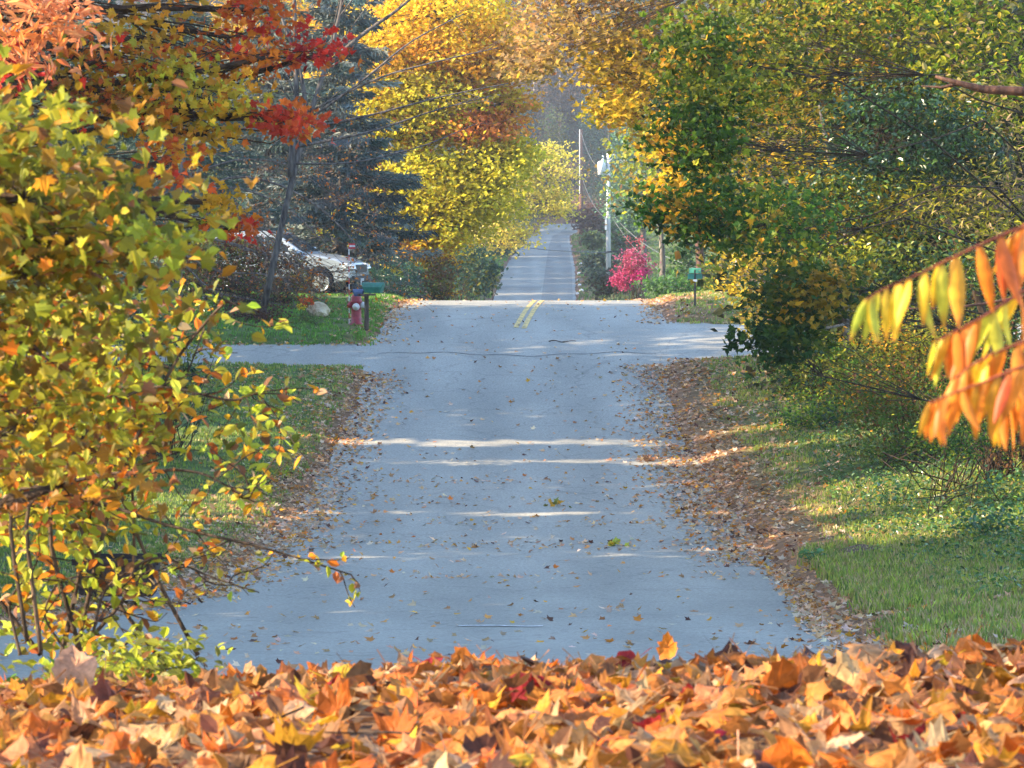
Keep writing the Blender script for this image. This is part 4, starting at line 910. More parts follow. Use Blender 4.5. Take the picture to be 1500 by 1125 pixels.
# yellow maple, centre left
YM = [((.74, .60, .04), 5), ((.66, .60, .05), 4), ((.78, .46, .03), .8), ((.48, .50, .05), 3)]
cy = 110
def yb(px, py, rx, ry, rd, pal, nc, k=30, s=.17, d=cy): return blob(px, py, d, rx, ry, rd, pal, int(nc * 1.9), k, s, T_QUAD, cr=.27, flat=.30)
tree('yellow_maple', 'large yellow maple with rust-orange patches, its crown leaning over the left side of the road', 'tree',
     onground(-4.6, cy), [P(542, 330, cy), P(545, 200, cy), P(560, 40, cy)], [
    yb(560, 320, 70, 50, 1.8, YM, 60), yb(640, 330, 75, 45, 1.8, YM + [(yel, 3)], 60), yb(690, 290, 75, 45, 1.8, YM, 60), yb(610, 365, 60, 22, 1.2, [(yel, 3), (gold, 2)], 30),
    yb(620, 260, 90, 45, 2.0, YM, 70), yb(720, 240, 65, 35, 1.6, YM, 46), yb(520, 270, 45, 25, 1.2, [(org, 3), (gold, 2)], 20), yb(510, 240, 40, 14, 1.0, [(org, 3), ((.5, .12, .05), 2)], 12),
    yb(700, 190, 60, 26, 1.4, [((.78, .26, .08), 5), ((.8, .33, .05), 3), ((.85, .5, .03), 2)], 40), yb(600, 190, 80, 35, 1.6, YM + [(org, 2)], 60), yb(540, 150, 70, 45, 1.8, YM + [(org, 2), (gold, 2)], 60),
    yb(640, 140, 80, 40, 1.8, YM + [(org, 1)], 60), yb(700, 100, 60, 40, 1.6, [(org, 2), (gold, 3), (yel, 2)], 40), yb(640, 80, 90, 40, 2.0, [((.74, .60, .05), 4), ((.8, .42, .03), 3), ((.78, .30, .04), 1.6)], 70),
    yb(560, 70, 80, 50, 2.0, [((.74, .60, .05), 4), ((.8, .45, .03), 3), ((.78, .33, .04), 1)], 60), yb(650, 15, 110, 40, 2.0, [((.74, .60, .05), 4), ((.8, .42, .03), 3), ((.78, .30, .04), 1.6)], 70),
    yb(750, 165, 32, 36, 1.0, [((.78, .26, .08), 2), ((.76, .56, .04), 3)], 22), yb(738, 70, 40, 60, 1.4, [((.80, .5, .04), 3), ((.6,.3,.06), 2), ((.85, .6, .05), 2)], 34), yb(760, 220, 34, 18, .8, YM, 14), yb(560, 390, 35, 14, .8, YM, 8), yb(620, -150, 200, 130, 4, YM, 100, 24, .3)], 240, .24, barkm=M_BARKD, leafm=M_LEAF, twig=.02)
tree('orange_maple', 'orange-gold tree standing behind the yellow maple at the top, left of centre', 'tree',
     onground(-7.5, 150), [P(500, 250, 150), P(520, 0, 150)], [
    yb(560, 90, 160, 110, 4, [((.76, .60, .05), 4), ((.82, .48, .03), 3), ((.75, .28, .04), .8)], 130, 30, .24, 150), yb(690, 60, 70, 50, 2.5, [((.78, .30, .05), 3), ((.82, .5, .03), 2)], 50, 26, .22, 150),
    yb(600, -120, 200, 140, 5, [(gold, 2), (org, 2)], 70, 26, .4, 150)], 241, .3, barkm=M_BARKD, leafm=M_LEAF, twig=.03)
tree('gold_tree', 'tall golden-orange tree in the background behind the leaning grey trunk', 'tree',
     onground(-13.5, 160), [P(380, 250, 160), P(370, 0, 160)], [
    yb(380, 60, 120, 80, 4, [(gold, 3), (yel, 2), (org, 1), (olive, 2)], 80, 28, .26, 160), yb(300, 150, 110, 100, 4, [(olive, 3), (grn, 2), (gold, 1)], 80, 28, .26, 160),
    yb(350, -140, 200, 140, 5, [(gold, 2), (olive, 2)], 60, 26, .4, 160)], 242, .3, barkm=M_BARK, leafm=M_LEAF, twig=.03)
PY_ = [((.80, .66, .12), 4), ((.70, .60, .08), 3), ((.5, .52, .06), 2), ((.82, .66, .22), 1)]
tree('pale_yellow_tree', 'airy pale yellow tree leaning over the far stretch of road beyond the crest', 'tree',
     onground(-3.6, 195), [P(645, 330, 195), P(670, 260, 195), P(700, 200, 195)], [
    yb(800, 250, 45, 42, 2.2, PY_, 44, 24, .20, 195), yb(760, 300, 60, 42, 2.6, PY_, 54, 24, .20, 195), yb(820, 300, 26, 28, 1.6, PY_, 18, 22, .20, 195),
    yb(700, 340, 60, 36, 2.6, PY_, 46, 24, .20, 195), yb(720, 270, 70, 50, 3, PY_, 54, 24, .22, 195), yb(760, 350, 34, 16, 1.4, PY_, 14, 22, .19, 195), yb(660, 370, 40, 18, 1.6, PY_, 14, 22, .19, 195), yb(800, 222, 30, 14, 1.3, PY_, 10, 20, .2, 195)], 243, .2, barkm=M_BARK, leafm=M_LEAF, twig=.022)

# shrubs along the left side past the car
shrub('rhododendron', 'rounded dark green rhododendron between the silver car and the road', 578, 436, 96, [
    blob(578, 408, 96, 46, 28, .85, [((.03, .09, .05), 4), ((.05, .13, .07), 2)], 90, 22, .12, T_LANCE, cr=.16, up=.7)], 250, M_GLOSSY, 20)
shrub('shrub', 'russet and olive shrub right of the rounded rhododendron', 640, 436, 103, [
    blob(640, 405, 103, 32, 28, .8, [((.16, .10, .05), 3), (olive, 3), (brn, 2)], 40, 22, .12, T_OVAL), blob(650, 425, 103, 30, 12, .6, [(gold, 1), (olive, 3), (brn, 2)], 16, 20, .1, T_OVAL)], 251)
shrub('shrub', 'dark grey-green bush at the left of the far road, below the pale yellow tree', 690, 432, 150, [
    blob(690, 395, 150, 36, 36, 1.2, [((.05, .10, .06), 3), (teal, 2), (olive, 1)], 60, 24, .2, T_QUAD), blob(655, 385, 152, 30, 40, 1.2, [(teal, 2), (dgr, 2)], 40, 24, .2, T_QUAD)], 252, srad=.03)
shrub('shrub', 'brown twiggy shrub in front of the silver car, left of the hydrant', 400, 470, 84, [
    blob(330, 385, 87, 85, 42, 1.0, [((.08,.1,.03), 3), (dbr, 3), (olive, 1), (brn, 1)], 190, 26, .10, T_OVAL), blob(425, 395, 87, 34, 26, .6, [((.1,.1,.04), 3), (brn, 1), (dbr, 2)], 44, 22, .075, T_OVAL),
    blob(380, 425, 84, 90, 36, 1.0, [((.16, .07, .04), 3), (olive, 3), (brn, 3), (org, .5)], 60, 22, .08, T_OVAL), blob(440, 412, 85, 16, 20, .5, [(olive, 2), (gold, 1), (brn, 2)], 20, 20, .07, T_OVAL)], 253, stems=50, srad=.008)
shrub('shrub', 'dark low shrub behind the lawn at the end of the paved drive', 330, 480, 82, [
    blob(310, 420, 86, 70, 60, 1.2, [(dgr, 2), (olive, 2), (brn, 2)], 60, 22, .10, T_OVAL), blob(360, 460, 80, 60, 22, .8, [((.10, .05, .04), 3), (dbr, 2), (brn, 1)], 40, 22, .07, T_OVAL)], 254, stems=40)
shrub('shrub', 'small green tufted plant before the pale rock', 462, 478, 79.5, [blob(455, 466, 79.5, 28, 9, .35, [(olive, 2), ((.12, .16, .06), 3)], 18, 18, .06, T_LANCE)], 255, srad=.005, cat='plant')
shrub('flower_clump', 'clump of orange-red flowers above the pale rock', 451, 450, 80.8, [blob(451, 441, 80.8, 11, 6, .16, [((.7, .10, .03), 3), (org, 1)], 12, 14, .05, T_OVAL)], 256, srad=.004, cat='flowers')
shrub('flower_clump', 'small clump of yellow flowers left of the pale rock', 441, 456, 80.0, [blob(441, 450, 80.0, 6, 7, .14, [((.75, .55, .03), 3)], 8, 12, .045, T_OVAL)], 257, srad=.004, cat='flowers')

# ---- beyond the crest, right
shrub('pink_bush', 'vivid pink autumn bush at the right roadside beyond the crest', 925, 430, 135, [
    blob(930, 385, 135, 24, 24, .6, [((.52, .10, .20), 4), ((.62, .20, .30), 2), ((.30, .05, .09), 3)], 50, 22, .11, T_OVAL, cr=.2),
    blob(915, 408, 135, 22, 16, .55, [((.50, .07, .17), 4), ((.62, .10, .25), 2)], 30, 22, .11, T_OVAL, cr=.2),
    blob(936, 404, 135, 18, 12, .5, [((.62, .05, .28), 3)], 16, 20, .11, T_OVAL, cr=.2), blob(930, 352, 136, 14, 6, .4, [((.45, .10, .12), 3)], 6, 14, .1, T_OVAL)], 260, srad=.012)
for i, (px, py, d, rx, ry, pal, lab) in enumerate((
    (880, 385, 275, 24, 16, [((.10, .14, .07), 3), ((.06, .12, .07), 2)], 'grey-green bush around the foot of the pale utility pole'),
    (868, 352, 290, 14, 10, [((.12, .18, .06), 3)], 'light green bush right of the far road, before the brown pole'),
    (890, 412, 165, 36, 22, [((.10, .13, .08), 3), ((.12, .09, .07), 2)], 'grey twiggy bush left of the pink bush'),
    (985, 420, 122, 50, 14, [((.10, .22, .05), 3), ((.14, .22, .12), 1)], 'low green bed of plants right of the pink bush'),
    (915, 345, 280, 26, 30, [((.05, .12, .08), 3), (dgr, 2)], 'dark green bush right of the pale utility pole'),
    (1060, 410, 120, 40, 30, [(grn, 3), (olive, 3), (ygr, 1)], 'green bush behind the street sign'),
    (1010, 390, 150, 40, 36, [(grn, 3), (dgr, 2)], 'deep green bush behind the reddish fence'),
    (700, 410, 205, 26, 20, [((.06, .12, .07), 3), (olive, 1)], 'green bush at the left edge of the far road'),
    (735, 352, 320, 30, 22, [((.09, .17, .06), 3)], 'pale green bush far up the road on the left'),
    (800, 300, 408, 34, 26, [((.07, .13, .06), 3), (olive, 1)], 'green thicket at the top of the far road'),
    (868, 320, 330, 28, 24, [((.16, .085, .06), 4), ((.12, .08, .06), 1)], 'brown rounded shrub behind the two utility poles'),
    (905, 318, 335, 24, 28, [((.13, .075, .055), 3)], 'dark brown shrub up the slope right of the pale pole'))):
    shrub('shrub', lab, px, py + ry, d, [blob(px, py, d, rx, ry, rx * d / F * .7, pal, 46, 22, .0014 * d, T_QUAD if d > 140 else T_OVAL, cr=.24)], 261 + i, srad=.02)
tree('pine_tree', 'soft blue-green pine to the right of the pale utility pole', 'tree', onground(9.3, 245), [P(940, 300, 245), P(942, 200, 245)], [
    yb(930, 290, 42, 50, 2.2, [((.08, .17, .09), 4), ((.12, .22, .11), 2)], 70, 28, .24, 245), yb(950, 250, 50, 50, 2.4, [((.08, .17, .09), 4)], 60, 26, .24, 245), yb(945, 190, 40, 50, 2, [((.07, .14, .08), 4)], 40, 24, .24, 245)], 280, .25, barkm=M_BARK, leafm=M_NEEDLE)
tree('pine_tree', 'taller dark pine partly hidden behind the green maple leaves', 'tree', onground(13.5, 215), [P(1060, 300, 215), P(1060, 100, 215)], [
    yb(1020, 280, 60, 80, 2.6, [((.05, .12, .05), 4), (olive, 1)], 90, 28, .24, 215), yb(1060, 130, 80, 120, 3, [((.05, .12, .05), 4), (olive, 2)], 90, 28, .28, 215)], 281, .3, barkm=M_BARK, leafm=M_NEEDLE)

# ---- background trees: a few kinds, copied one by one
def bgtree(label, kind, seed, pal, hgt, bare_=False, conif=False):
    tcol = (2.6, 2.6, 2.7) if bare_ else (1, 1, 1)
    r = rng(seed); root = empty(kind, (0, 0, -300), 0, label, 'tree'); tk = Acc(); cr = Acc()
    o = np.array([0, 0, -300.])
    tk.tube(wander(o - [0, 0, .3], o + [0, 0, hgt * .92], 8, r, .01), np.linspace(.24, .05, 8) * (1.3 if bare_ else 1), 6, col=tcol)
    for k in range(26 if not bare_ else 40):
        z = hgt * r.uniform(.25, .9); a = r.uniform(0, 6.28); L = hgt * .22 * (1.15 - z / hgt) + .8
        e = o + [math.cos(a) * L, math.sin(a) * L, z + L * r.uniform(.3, .9)]; s0 = o + [0, 0, z]
        tk.tube(wander(s0, e, 5, r, .08), np.linspace(.07, .02, 5), 4, cap=False)
        if bare_:
            for _ in range(4): tk.tube(wander((s0 + e) / 2, e + r.normal(size=3) * L * .35, 4, r, .08), np.linspace(.03, .012, 4), 3, cap=False)
    nc = 120 if not bare_ else 90
    u = r.normal(size=(nc, 3)); u /= np.linalg.norm(u, axis=1, keepdims=True); u *= r.uniform(.2, 1, (nc, 1)) ** .5
    if conif:
        zz = hgt * r.uniform(.12, 1, nc); a = r.uniform(0, 6.28, nc); L = (hgt - zz) * .24 * r.uniform(.4, 1, nc)
        cc = o + np.column_stack([np.cos(a) * L, np.sin(a) * L, zz])
    else: cc = o + [0, 0, hgt * .62] + u * [hgt * .26, hgt * .26, hgt * .40]
    k = 34; n = nc * k; pos = np.repeat(cc, k, 0) + r.normal(size=(n, 3)) * hgt * .042
    col = np.repeat(pick(pal, nc, r, .2), k, 0) * r.uniform(.7, 1.25, (n, 1))
    leaves(cr, pos, .34 if not bare_ else .42, col, r, T_QUAD, up=.3)
    t = tk.build('trunk', M_BARK, root, smooth=True); c = cr.build('crown', M_LEAF, root)
    return root
def dup(root, loc, rz, sc, label):
    rr = root.copy(); COL.objects.link(rr); rr.location = loc; rr.rotation_euler = (0, 0, rz); rr.scale = (sc, sc, sc); rr['label'] = label
    for ch in list(root.children):
        c = ch.copy(); COL.objects.link(c); c.parent = rr
    return rr
KB = [bgtree('hazy grey-brown nearly bare tree on the wooded hillside beyond the far road', 'hillside_tree', 301, [((.13, .09, .075), 4), ((.18, .11, .07), 2), ((.10, .09, .05), 2)], 15, bare_=True),
      bgtree('muted green tree in the background wood', 'hillside_tree', 302, [((.09, .14, .07), 4), (olive, 2)], 13),
      bgtree('dull orange and gold tree in the background wood', 'hillside_tree', 303, [(gold, 2), ((.34, .17, .06), 3), (olive, 1)], 14),
      bgtree('dark conifer in the background wood', 'hillside_tree', 304, [((.05, .10, .07), 4)], 16, conif=True)]
used = [False] * 4; glab = [k['label'] for k in KB]
r = rng(310)
def place(k, x, y, sc=1):
    loc = (float(x), float(y), float(H(x, y)) - .1); rz = r.uniform(0, 6.28)
    if not used[k]:
        o = KB[k]; o.location = loc; o.rotation_euler = (0, 0, rz); o.scale = (sc,) * 3; used[k] = True
    else: o = dup(KB[k], loc, rz, sc, glab[k])
    o['group'] = ('bare trees on the far hillside', 'green trees of the background wood', 'gold trees of the background wood', 'conifers of the background wood')[k]
for yrow, nx, half in ((435, 15, 45), (455, 15, 50), (480, 15, 60), (510, 15, 66), (545, 16, 76), (590, 16, 86), (650, 16, 105)):
    for i in range(nx):
        xx = -half + 2 * half * (i + .5) / nx + r.uniform(-3, 3); yy = yrow + r.uniform(-14, 14)
        k = int(r.choice([0, 1, 2, 3], p=[.6, .17, .1, .13])); 
        if abs(xx - 8) < 12 and yrow < 560: k = 0
        if abs(xx - edgeL(yy) - 3) < 5 and yy < 445: continue
        place(k, xx, yy, r.uniform(.8, 1.25))
for (x0, x1, y0, y1, n, pk) in ((-13, -40, 128, 330, 26, [.15, .45, .25, .15]), (13, 45, 110, 330, 24, [.15, .45, .2, .2])):
    for i in range(n):
        yy = y0 + (y1 - y0) * (i + .5) / n; xx = (x0 + (x1 - x0) * r.random()) * (.7 + yy / 500); place(int(r.choice(4, p=pk)), xx, yy, r.uniform(.75, 1.15))

for i in range(66): place(int(r.choice([1, 2, 1])), edgeL(215 + i * 2.9) - (7.5, 12, 17)[i % 3] + r.uniform(-1.5, 1.5), 215 + i * 2.9 + r.uniform(-2, 2), r.uniform(.85, 1.1))  # rows hidden by nearer crowns, added to shade the far road
for (x_, y_, k_) in ((1.5, 409, 3), (9.5, 411, 3), (4.5, 418, 1), (12, 425, 3), (-1, 424, 3)): place(k_, x_, y_, .8)
for i in range(46):
    place(int(r.choice([0, 1, 3], p=[.62, .2, .18])), r.uniform(-12, 26), 412 + 90 * (i / 46) ** .8, r.uniform(.7, 1.2))
# ---- trees just left of the frame: the row whose shade lies across the road, leaves cut away along sun rays to shape the streaks
def gapf(lo_hi):
    def f(p):
        k = np.ones(len(p), bool)
        # position where the sun ray through this leaf meets the road height
        t = (p[:, 2] - 1.3) / math.tan(SUN_EL); yy = p[:, 1] - t * math.cos(SUN_AZ)
        xr = p[:, 0] - t * math.sin(SUN_AZ); k &= ~((yy > 51.4) & (yy < 55.6) & ((xr > 4.0) | (xr < -3.6))); k &= ~((yy > 45.6) & (yy < 50.2) & (xr > 4.6)); k &= ~((yy > 61.6) & (yy < 63.2) & ((xr < -4.0)))  # leaves removed so that sun patches fall on the verges
        for a, b, pr in lo_hi: k &= ~((yy + .16 * np.sin(p[:, 2] * 3.1 + p[:, 0] * 1.7) + .1 * np.sin(p[:, 0] * 9) > a) & (yy + .16 * np.sin(p[:, 2] * 2.3 + 1) < b) & (np.sin(p[:, 0] * 7 + p[:, 2] * 9) * .5 + .5 < pr))
        return k
    return f
GAP = gapf([(63.1, 64.4, 1), (60.6, 61.7, 1), (57.4, 57.9, .7), (53.8, 54.5, 1), (50.4, 51.2, .6)])
LP = [(olive, 3), (grn, 2), (gold, 2), (ygr, 2)]
labs = ['green-gold roadside maple beyond the left edge, by the street corner nearest the leaf bank', 'green-gold roadside maple beyond the left edge, first after the corner tree of the shading row', 'green-gold roadside maple beyond the left edge, second of the shading row', 'green-gold roadside maple beyond the left edge, third of the shading row', 'green-gold roadside maple beyond the left edge, fourth of the shading row', 'green-gold roadside maple beyond the left edge, fifth of the shading row', 'green-gold roadside maple beyond the left edge, last of the shading row']
for i, (x, y) in enumerate(((-13, 21.5), (-13, 30), (-14.5, 40), (-16, 50), (-17, 59), (-18, 68.5), (-18.5, 78))):  # first tree is added, out of view, to shade the near street
    b = onground(x, y); hgt = 11 + (i % 3)
    def wb_(cx, cz, rx, rz, nc): return dict(c=b + np.array([cx, 0, cz]), r=np.array([rx, 5.6, rz]), pal=LP, nc=nc * 2, k=36, s=.42, T=T_QUAD, cr=.22, up=.3, flat=.7, sp=1)
    tree('roadside_maple', labs[i], 'tree', b, [b + np.array([.2, 0, hgt * .4]), b + np.array([0, .2, hgt * .8])],
         [wb_(1.5, 3.4, 3.8, 2.2, 80), wb_(0, 7.0, 4.6, 2.8, 120), wb_(-.5, 10.5, 3.6, 2.4, 60)], 320 + i, .26, barkm=M_BARK, leafm=M_LEAF, twig=.03, gap=GAP, group='maples along the left of the road')

# ================================================================ made things
def rotz(a): return np.array(Matrix.Rotation(a, 3, 'Z'))
# hydrant
hy = G(522, 476); sc = 1.0
root = empty('fire_hydrant', hy, 0, 'faded dark red fire hydrant with pale caps on the grass verge', 'hydrant')
MR = plain('hydrant_red', (.30, .025, .035), .5, var=.35, scale=12); MW = plain('hydrant_white', (.62, .62, .60), .5)
a = Acc(); a.lathe([(.17, -.05), (.17, .03), (.12, .05), (.115, .50), (.14, .52), (.14, .56), (.125, .58), (.12, .64), (.09, .70), (.04, .735), (.03, .79)], 20, hy); a.build('barrel', MR, root, smooth=True)
ry = np.array(Matrix.Rotation(math.pi / 2, 3, 'Y')); rx = np.array(Matrix.Rotation(math.pi / 2, 3, 'X'))
a = Acc(); a.lathe([(.075, .10), (.075, .17), (.06, .19), (.02, .20), (.02, .22)], 14, hy + [0, 0, .46], ry); a.build('cap', MW, root, smooth=True)
a = Acc(); a.lathe([(.075, .10), (.075, .17), (.06, .19), (.02, .20), (.02, .22)], 14, hy + [0, 0, .46], -ry @ np.diag([1, -1, 1])); a.build('cap', MR, root, smooth=True)
a = Acc(); a.lathe([(.085, .10), (.085, .16), (.07, .18), (.025, .19), (.025, .215)], 14, hy + [0, 0, .42], rx); a.build('cap', MW, root, smooth=True)
# marker rod with flag, standing at the hydrant
mk = hy + np.array([-.17, .05, 0]); root = empty('hydrant_marker', mk, 0, 'tall red and white striped marker rod with a small flag behind the hydrant', 'marker')
a = Acc(); Ht = (476 - 357) / F * hy[1]
MRED = plain('marker_red', (.55, .04, .05), .5); MWH = plain('marker_white', (.75, .75, .75), .5)
ar = Acc(); aw = Acc(); nseg = 14
for i in range(nseg):
    (ar if i % 2 else aw).tube(np.array([mk + [0, 0, Ht * i / nseg], mk + [0, 0, Ht * (i + 1) / nseg]]), [.011, .011], 8)
ar.build('rod', MRED, root); aw.build('rod_band', MWH, root)
a = Acc(); z0 = Ht - .13
for (za, zb, acc_) in ((0, .045, 'r'), (.045, .085, 'w'), (.085, .13, 'r')): pass
fl = Acc(); fl.box((.01, -.004, z0), (.145, .004, z0 + .045), loc=mk); fl.box((.01, -.004, z0 + .085), (.145, .004, z0 + .13), loc=mk); f_o = fl.build('flag', MRED, root)
fl = Acc(); fl.box((.01, -.004, z0 + .045), (.145, .004, z0 + .085), loc=mk); fl.build('flag_stripe', MWH, root)
# mailbox: green tub and blue tube on a post
mb = G(537, 484); px_m = F / mb[1]
root = empty('mailbox', mb, 0, 'green mailbox with a blue paper tube on a weathered post at the drive', 'mailbox')
MG = plain('mailbox_green', (.015, .15, .10), .45); MB_ = plain('tube_blue', (.05, .09, .20), .45); MPost = noisemat('weathered_post', (.05, .035, .03), (.14, .10, .08), 20, .9, .2, stretch=(1, 1, .2))
a = Acc(); a.box((-.05, -.05, -.1), (.05, .05, .86)); V = a.v[0]
a = Acc(); a.box((-.045, -.045, -.1), (.045, .045, .84), rotz(.3), mb); a.build('post', MPost, root, bevel=.008)
def mailtub(x0, x1, zb, hz, w0, yaw, loc, taper=.75, ang=10):
    """rounded-top box along X, its ends slanted"""
    prof_ = [(-w0, 0), (w0, 0), (w0 * 1.05, hz * .55)] + [(w0 * math.cos(t), hz * .55 + hz * .45 * math.sin(t)) for t in np.linspace(.2, math.pi - .2, 7)] + [(-w0 * 1.05, hz * .55)]
    n = len(prof_); V = []
    for i, x in enumerate((x0, x1)):
        for (yv, zv) in prof_:
            V.append((x + (-(hz - zv) * .35 if i else (hz - zv) * .35), yv, zb + zv))
    V = np.array(V) @ rotz(yaw).T + loc
    fs = [(j, (j + 1) % n, n + (j + 1) % n, n + j) for j in range(n)] + [tuple(range(n))[::-1], tuple(range(n, 2 * n))]
    a = Acc(); a.add(V, fs); return a
b_ = mailtub(-.10, .44, .86, .24, .12, -.25, mb); b_.build('box', MG, root, bevel=.01)
b_ = mailtub(-.40, -.12, .80, .17, .08, -.25, mb + np.array([.07, -.10, -.02])); b_.build('paper_tube', MB_, root, bevel=.01)
a = Acc(); a.box((-.16, -.20, .80), (.2, .09, .84), rotz(-.25), mb); a.build('bracket', MPost, root, bevel=.006)
a = Acc(); a.box((-.135, -.02, 1.04), (-.115, .0, 1.20), rotz(-.25), mb); a.box((-.135, -.02, 1.14), (-.06, .0, 1.20), rotz(-.25), mb); a.build('signal_flag', MWH, root)
# rock
c = G(462, 470); bm = bmesh.new(); bmesh.ops.create_icosphere(bm, subdivisions=3, radius=1); r = rng(9)
for v in bm.verts:
    n_ = v.co.copy(); k = 1 + .16 * math.sin(n_.x * 3 + 1) + .12 * math.sin(n_.y * 4 + n_.z * 3) + .05 * math.sin(n_.z * 9 + n_.x * 7)
    v.co = Vector((n_.x * .30 * k, n_.y * .25 * k, max(n_.z, -.5) * .20 * k + .06))
me = bpy.data.meshes.new('rock'); bm.to_mesh(me); bm.free(); me.materials.append(noisemat('granite', (.34, .26, .16), (.58, .49, .34), 7, .85, .2, bump=.5, bscale=30))
o = bpy.data.objects.new('rock', me); link(o); o.location = tuple(c + [0, 1.0, .12]); tag(o, 'pale tan rock in the planting bed left of the hydrant', 'rock')

# car: silver sport utility vehicle, side on, nose towards the road
cb = onground(-6.3, 93); yaw = -.24
root = empty('parked_car', cb + np.array([0, 0, 0]), yaw, 'silver parked car half hidden by bare twigs and shrubs, its nose towards the road', 'car')
MS = noisemat('silver_paint', (.24, .28, .33), (.30, .35, .40), 2, .35, .5, metallic=.25, coat=.6); MDK = plain('black_plastic', (.02, .02, .022), .6); MGL = plain('car_glass', (.03, .04, .05), .08, spec=.8); MTY = plain('tyre_rubber', (.006, .006, .007), .9, spec=.1); MRIM = plain('wheel_alloy', (.45, .46, .48), .35, metallic=.8); MLAMP = plain('lamp_glass', (.75, .78, .8), .1, spec=.8); MAMB = plain('amber_lamp', (.6, .2, .02), .2)
Lx = 2.3
def wheelarch(xc, r0, zc, n=9): return [(xc + r0 * math.cos(t), zc + r0 * math.sin(t)) for t in np.linspace(0, math.pi, n)]
bottom = [(2.22, .42), (1.86, .34)] + [p for p in wheelarch(1.42, .43, .36) if p[1] > .34] + [(.95, .32), (-.95, .32)] + [p for p in wheelarch(-1.42, .43, .36) if p[1] > .34] + [(-2.0, .36), (-2.25, .45)]
top = [(-2.30, .75), (-2.27, 1.05), (-1.8, 1.10), (-.6, 1.10), (.75, 1.08), (1.4, 1.04), (1.9, .95), (2.15, .83), (2.26, .68), (2.27, .5)]
outl = bottom + top
def loft(outl, secs, name, mat, parent, tilt=None):
    n = len(outl); V = []; cx, cz = np.mean([p[0] for p in outl]), .7
    for (y, f, fz) in secs:
        for (x, z) in outl: V.append((cx + (x - cx) * f, y, (z if z < .5 else .5 + (z - .5) * fz)))
    fs = []
    for i in range(len(secs) - 1):
        for j in range(n): k = (j + 1) % n; fs.append((i*n+j, i*n+k, (i+1)*n+k, (i+1)*n+j))
    fs.append(tuple(range(n))[::-1]); fs.append(tuple((len(secs)-1)*n + j for j in range(n)))
    a = Acc(); a.add(np.array(V), fs); return a.build(name, mat, parent, smooth=False, origin=(0, 0, 0), bevel=.02)
secs = [(-.90, .965, .93), (-.86, .99, .98), (-.6, 1, 1.02), (0, 1.01, 1.035), (.6, 1, 1.02), (.86, .99, .98), (.90, .965, .93)]
body = loft(outl, secs, 'body', MS, root)
# cabin
cab = [(-2.15, 1.08), (-1.95, 1.50), (-1.6, 1.62), (-.2, 1.66), (.1, 1.60), (.95, 1.07)]
def prism(pts, w0, w1, zr, name, mat, parent, bevel=.02):
    n = len(pts); V = []
    for s in (-1, 1):
        for (x, z) in pts: wv = w0 + (w1 - w0) * min(1, max(0, (z - zr[0]) / (zr[1] - zr[0]))); V.append((x, s * wv, z))
    fs = [(j, (j + 1) % n, n + (j + 1) % n, n + j) for j in range(n)] + [tuple(range(n))[::-1], tuple(range(n, 2 * n))]
    a = Acc(); a.add(np.array(V), fs); return a.build(name, mat, parent, origin=(0, 0, 0), bevel=bevel)
prism(cab, .84, .66, (1.07, 1.62), 'roof', MS, root)
for (pts, nm) in (([(-2.0, 1.12), (-1.85, 1.44), (-1.15, 1.50), (-1.1, 1.12)], 'window'), ([(-1.04, 1.12), (-1.08, 1.50), (-.3, 1.52), (-.2, 1.12)], 'window'), ([(-.14, 1.12), (-.22, 1.52), (.02, 1.50), (.72, 1.12)], 'window')):
    prism(pts, .835, .715, (1.07, 1.62), nm, MGL, root, 0)
a = Acc(); a.add([(.80, -.72, 1.12), (.80, .72, 1.12), (.14, .62, 1.53), (.14, -.62, 1.53), (.88, -.72, 1.135), (.88, .72, 1.135), (.14, .62, 1.585), (.14, -.62, 1.585)], [(0,3,2,1),(4,5,6,7),(0,1,5,4),(1,2,6,5),(2,3,7,6),(3,0,4,7)]); a.build('windscreen', MGL, root, origin=(0, 0, 0))
for (wx, wy) in ((1.42, -.80), (1.42, .80), (-1.42, -.80), (-1.42, .80)):
    a = Acc(); s = 1 if wy > 0 else -1
    a.lathe([(.20, -.11), (.33, -.11), (.36, -.07), (.36, .07), (.33, .11), (.20, .11)], 24, (wx, wy, .36), rx); wh = a.build('wheel', MTY, root, smooth=False, origin=(0, 0, 0))
    a = Acc(); a.lathe([(.0, -.125), (.05, -.125), (.19, -.112), (.225, -.122), (.235, -.11), (.235, .11), (.225, .122), (.19, .112), (.05, .125), (.0, .125)], 24, (wx, wy, .36), rx)
    for q in range(5):
        t = q * 2 * math.pi / 5; d = np.array([math.cos(t), 0, math.sin(t)]); e = np.array([-d[2], 0, d[0]]) * .035
        c0 = np.array([wx, wy + s * .115, .36]); a.add([c0 - e, c0 + e, c0 + d * .2 + e, c0 + d * .2 - e, c0 - e + [0, s * .02, 0], c0 + e + [0, s * .02, 0], c0 + d * .2 + e + [0, s * .015, 0], c0 + d * .2 - e + [0, s * .015, 0]], [(0,3,2,1),(4,5,6,7),(0,1,5,4),(1,2,6,5),(2,3,7,6),(3,0,4,7)])
    a.build('rim', MRIM, wh, origin=(0, 0, 0))
    a = Acc(); a.lathe([(.42, -.10), (.42, .10)], 20, (wx, s * .78, .37), rx); a.build('wheel_well', MDK, root, origin=(0, 0, 0)) if False else None
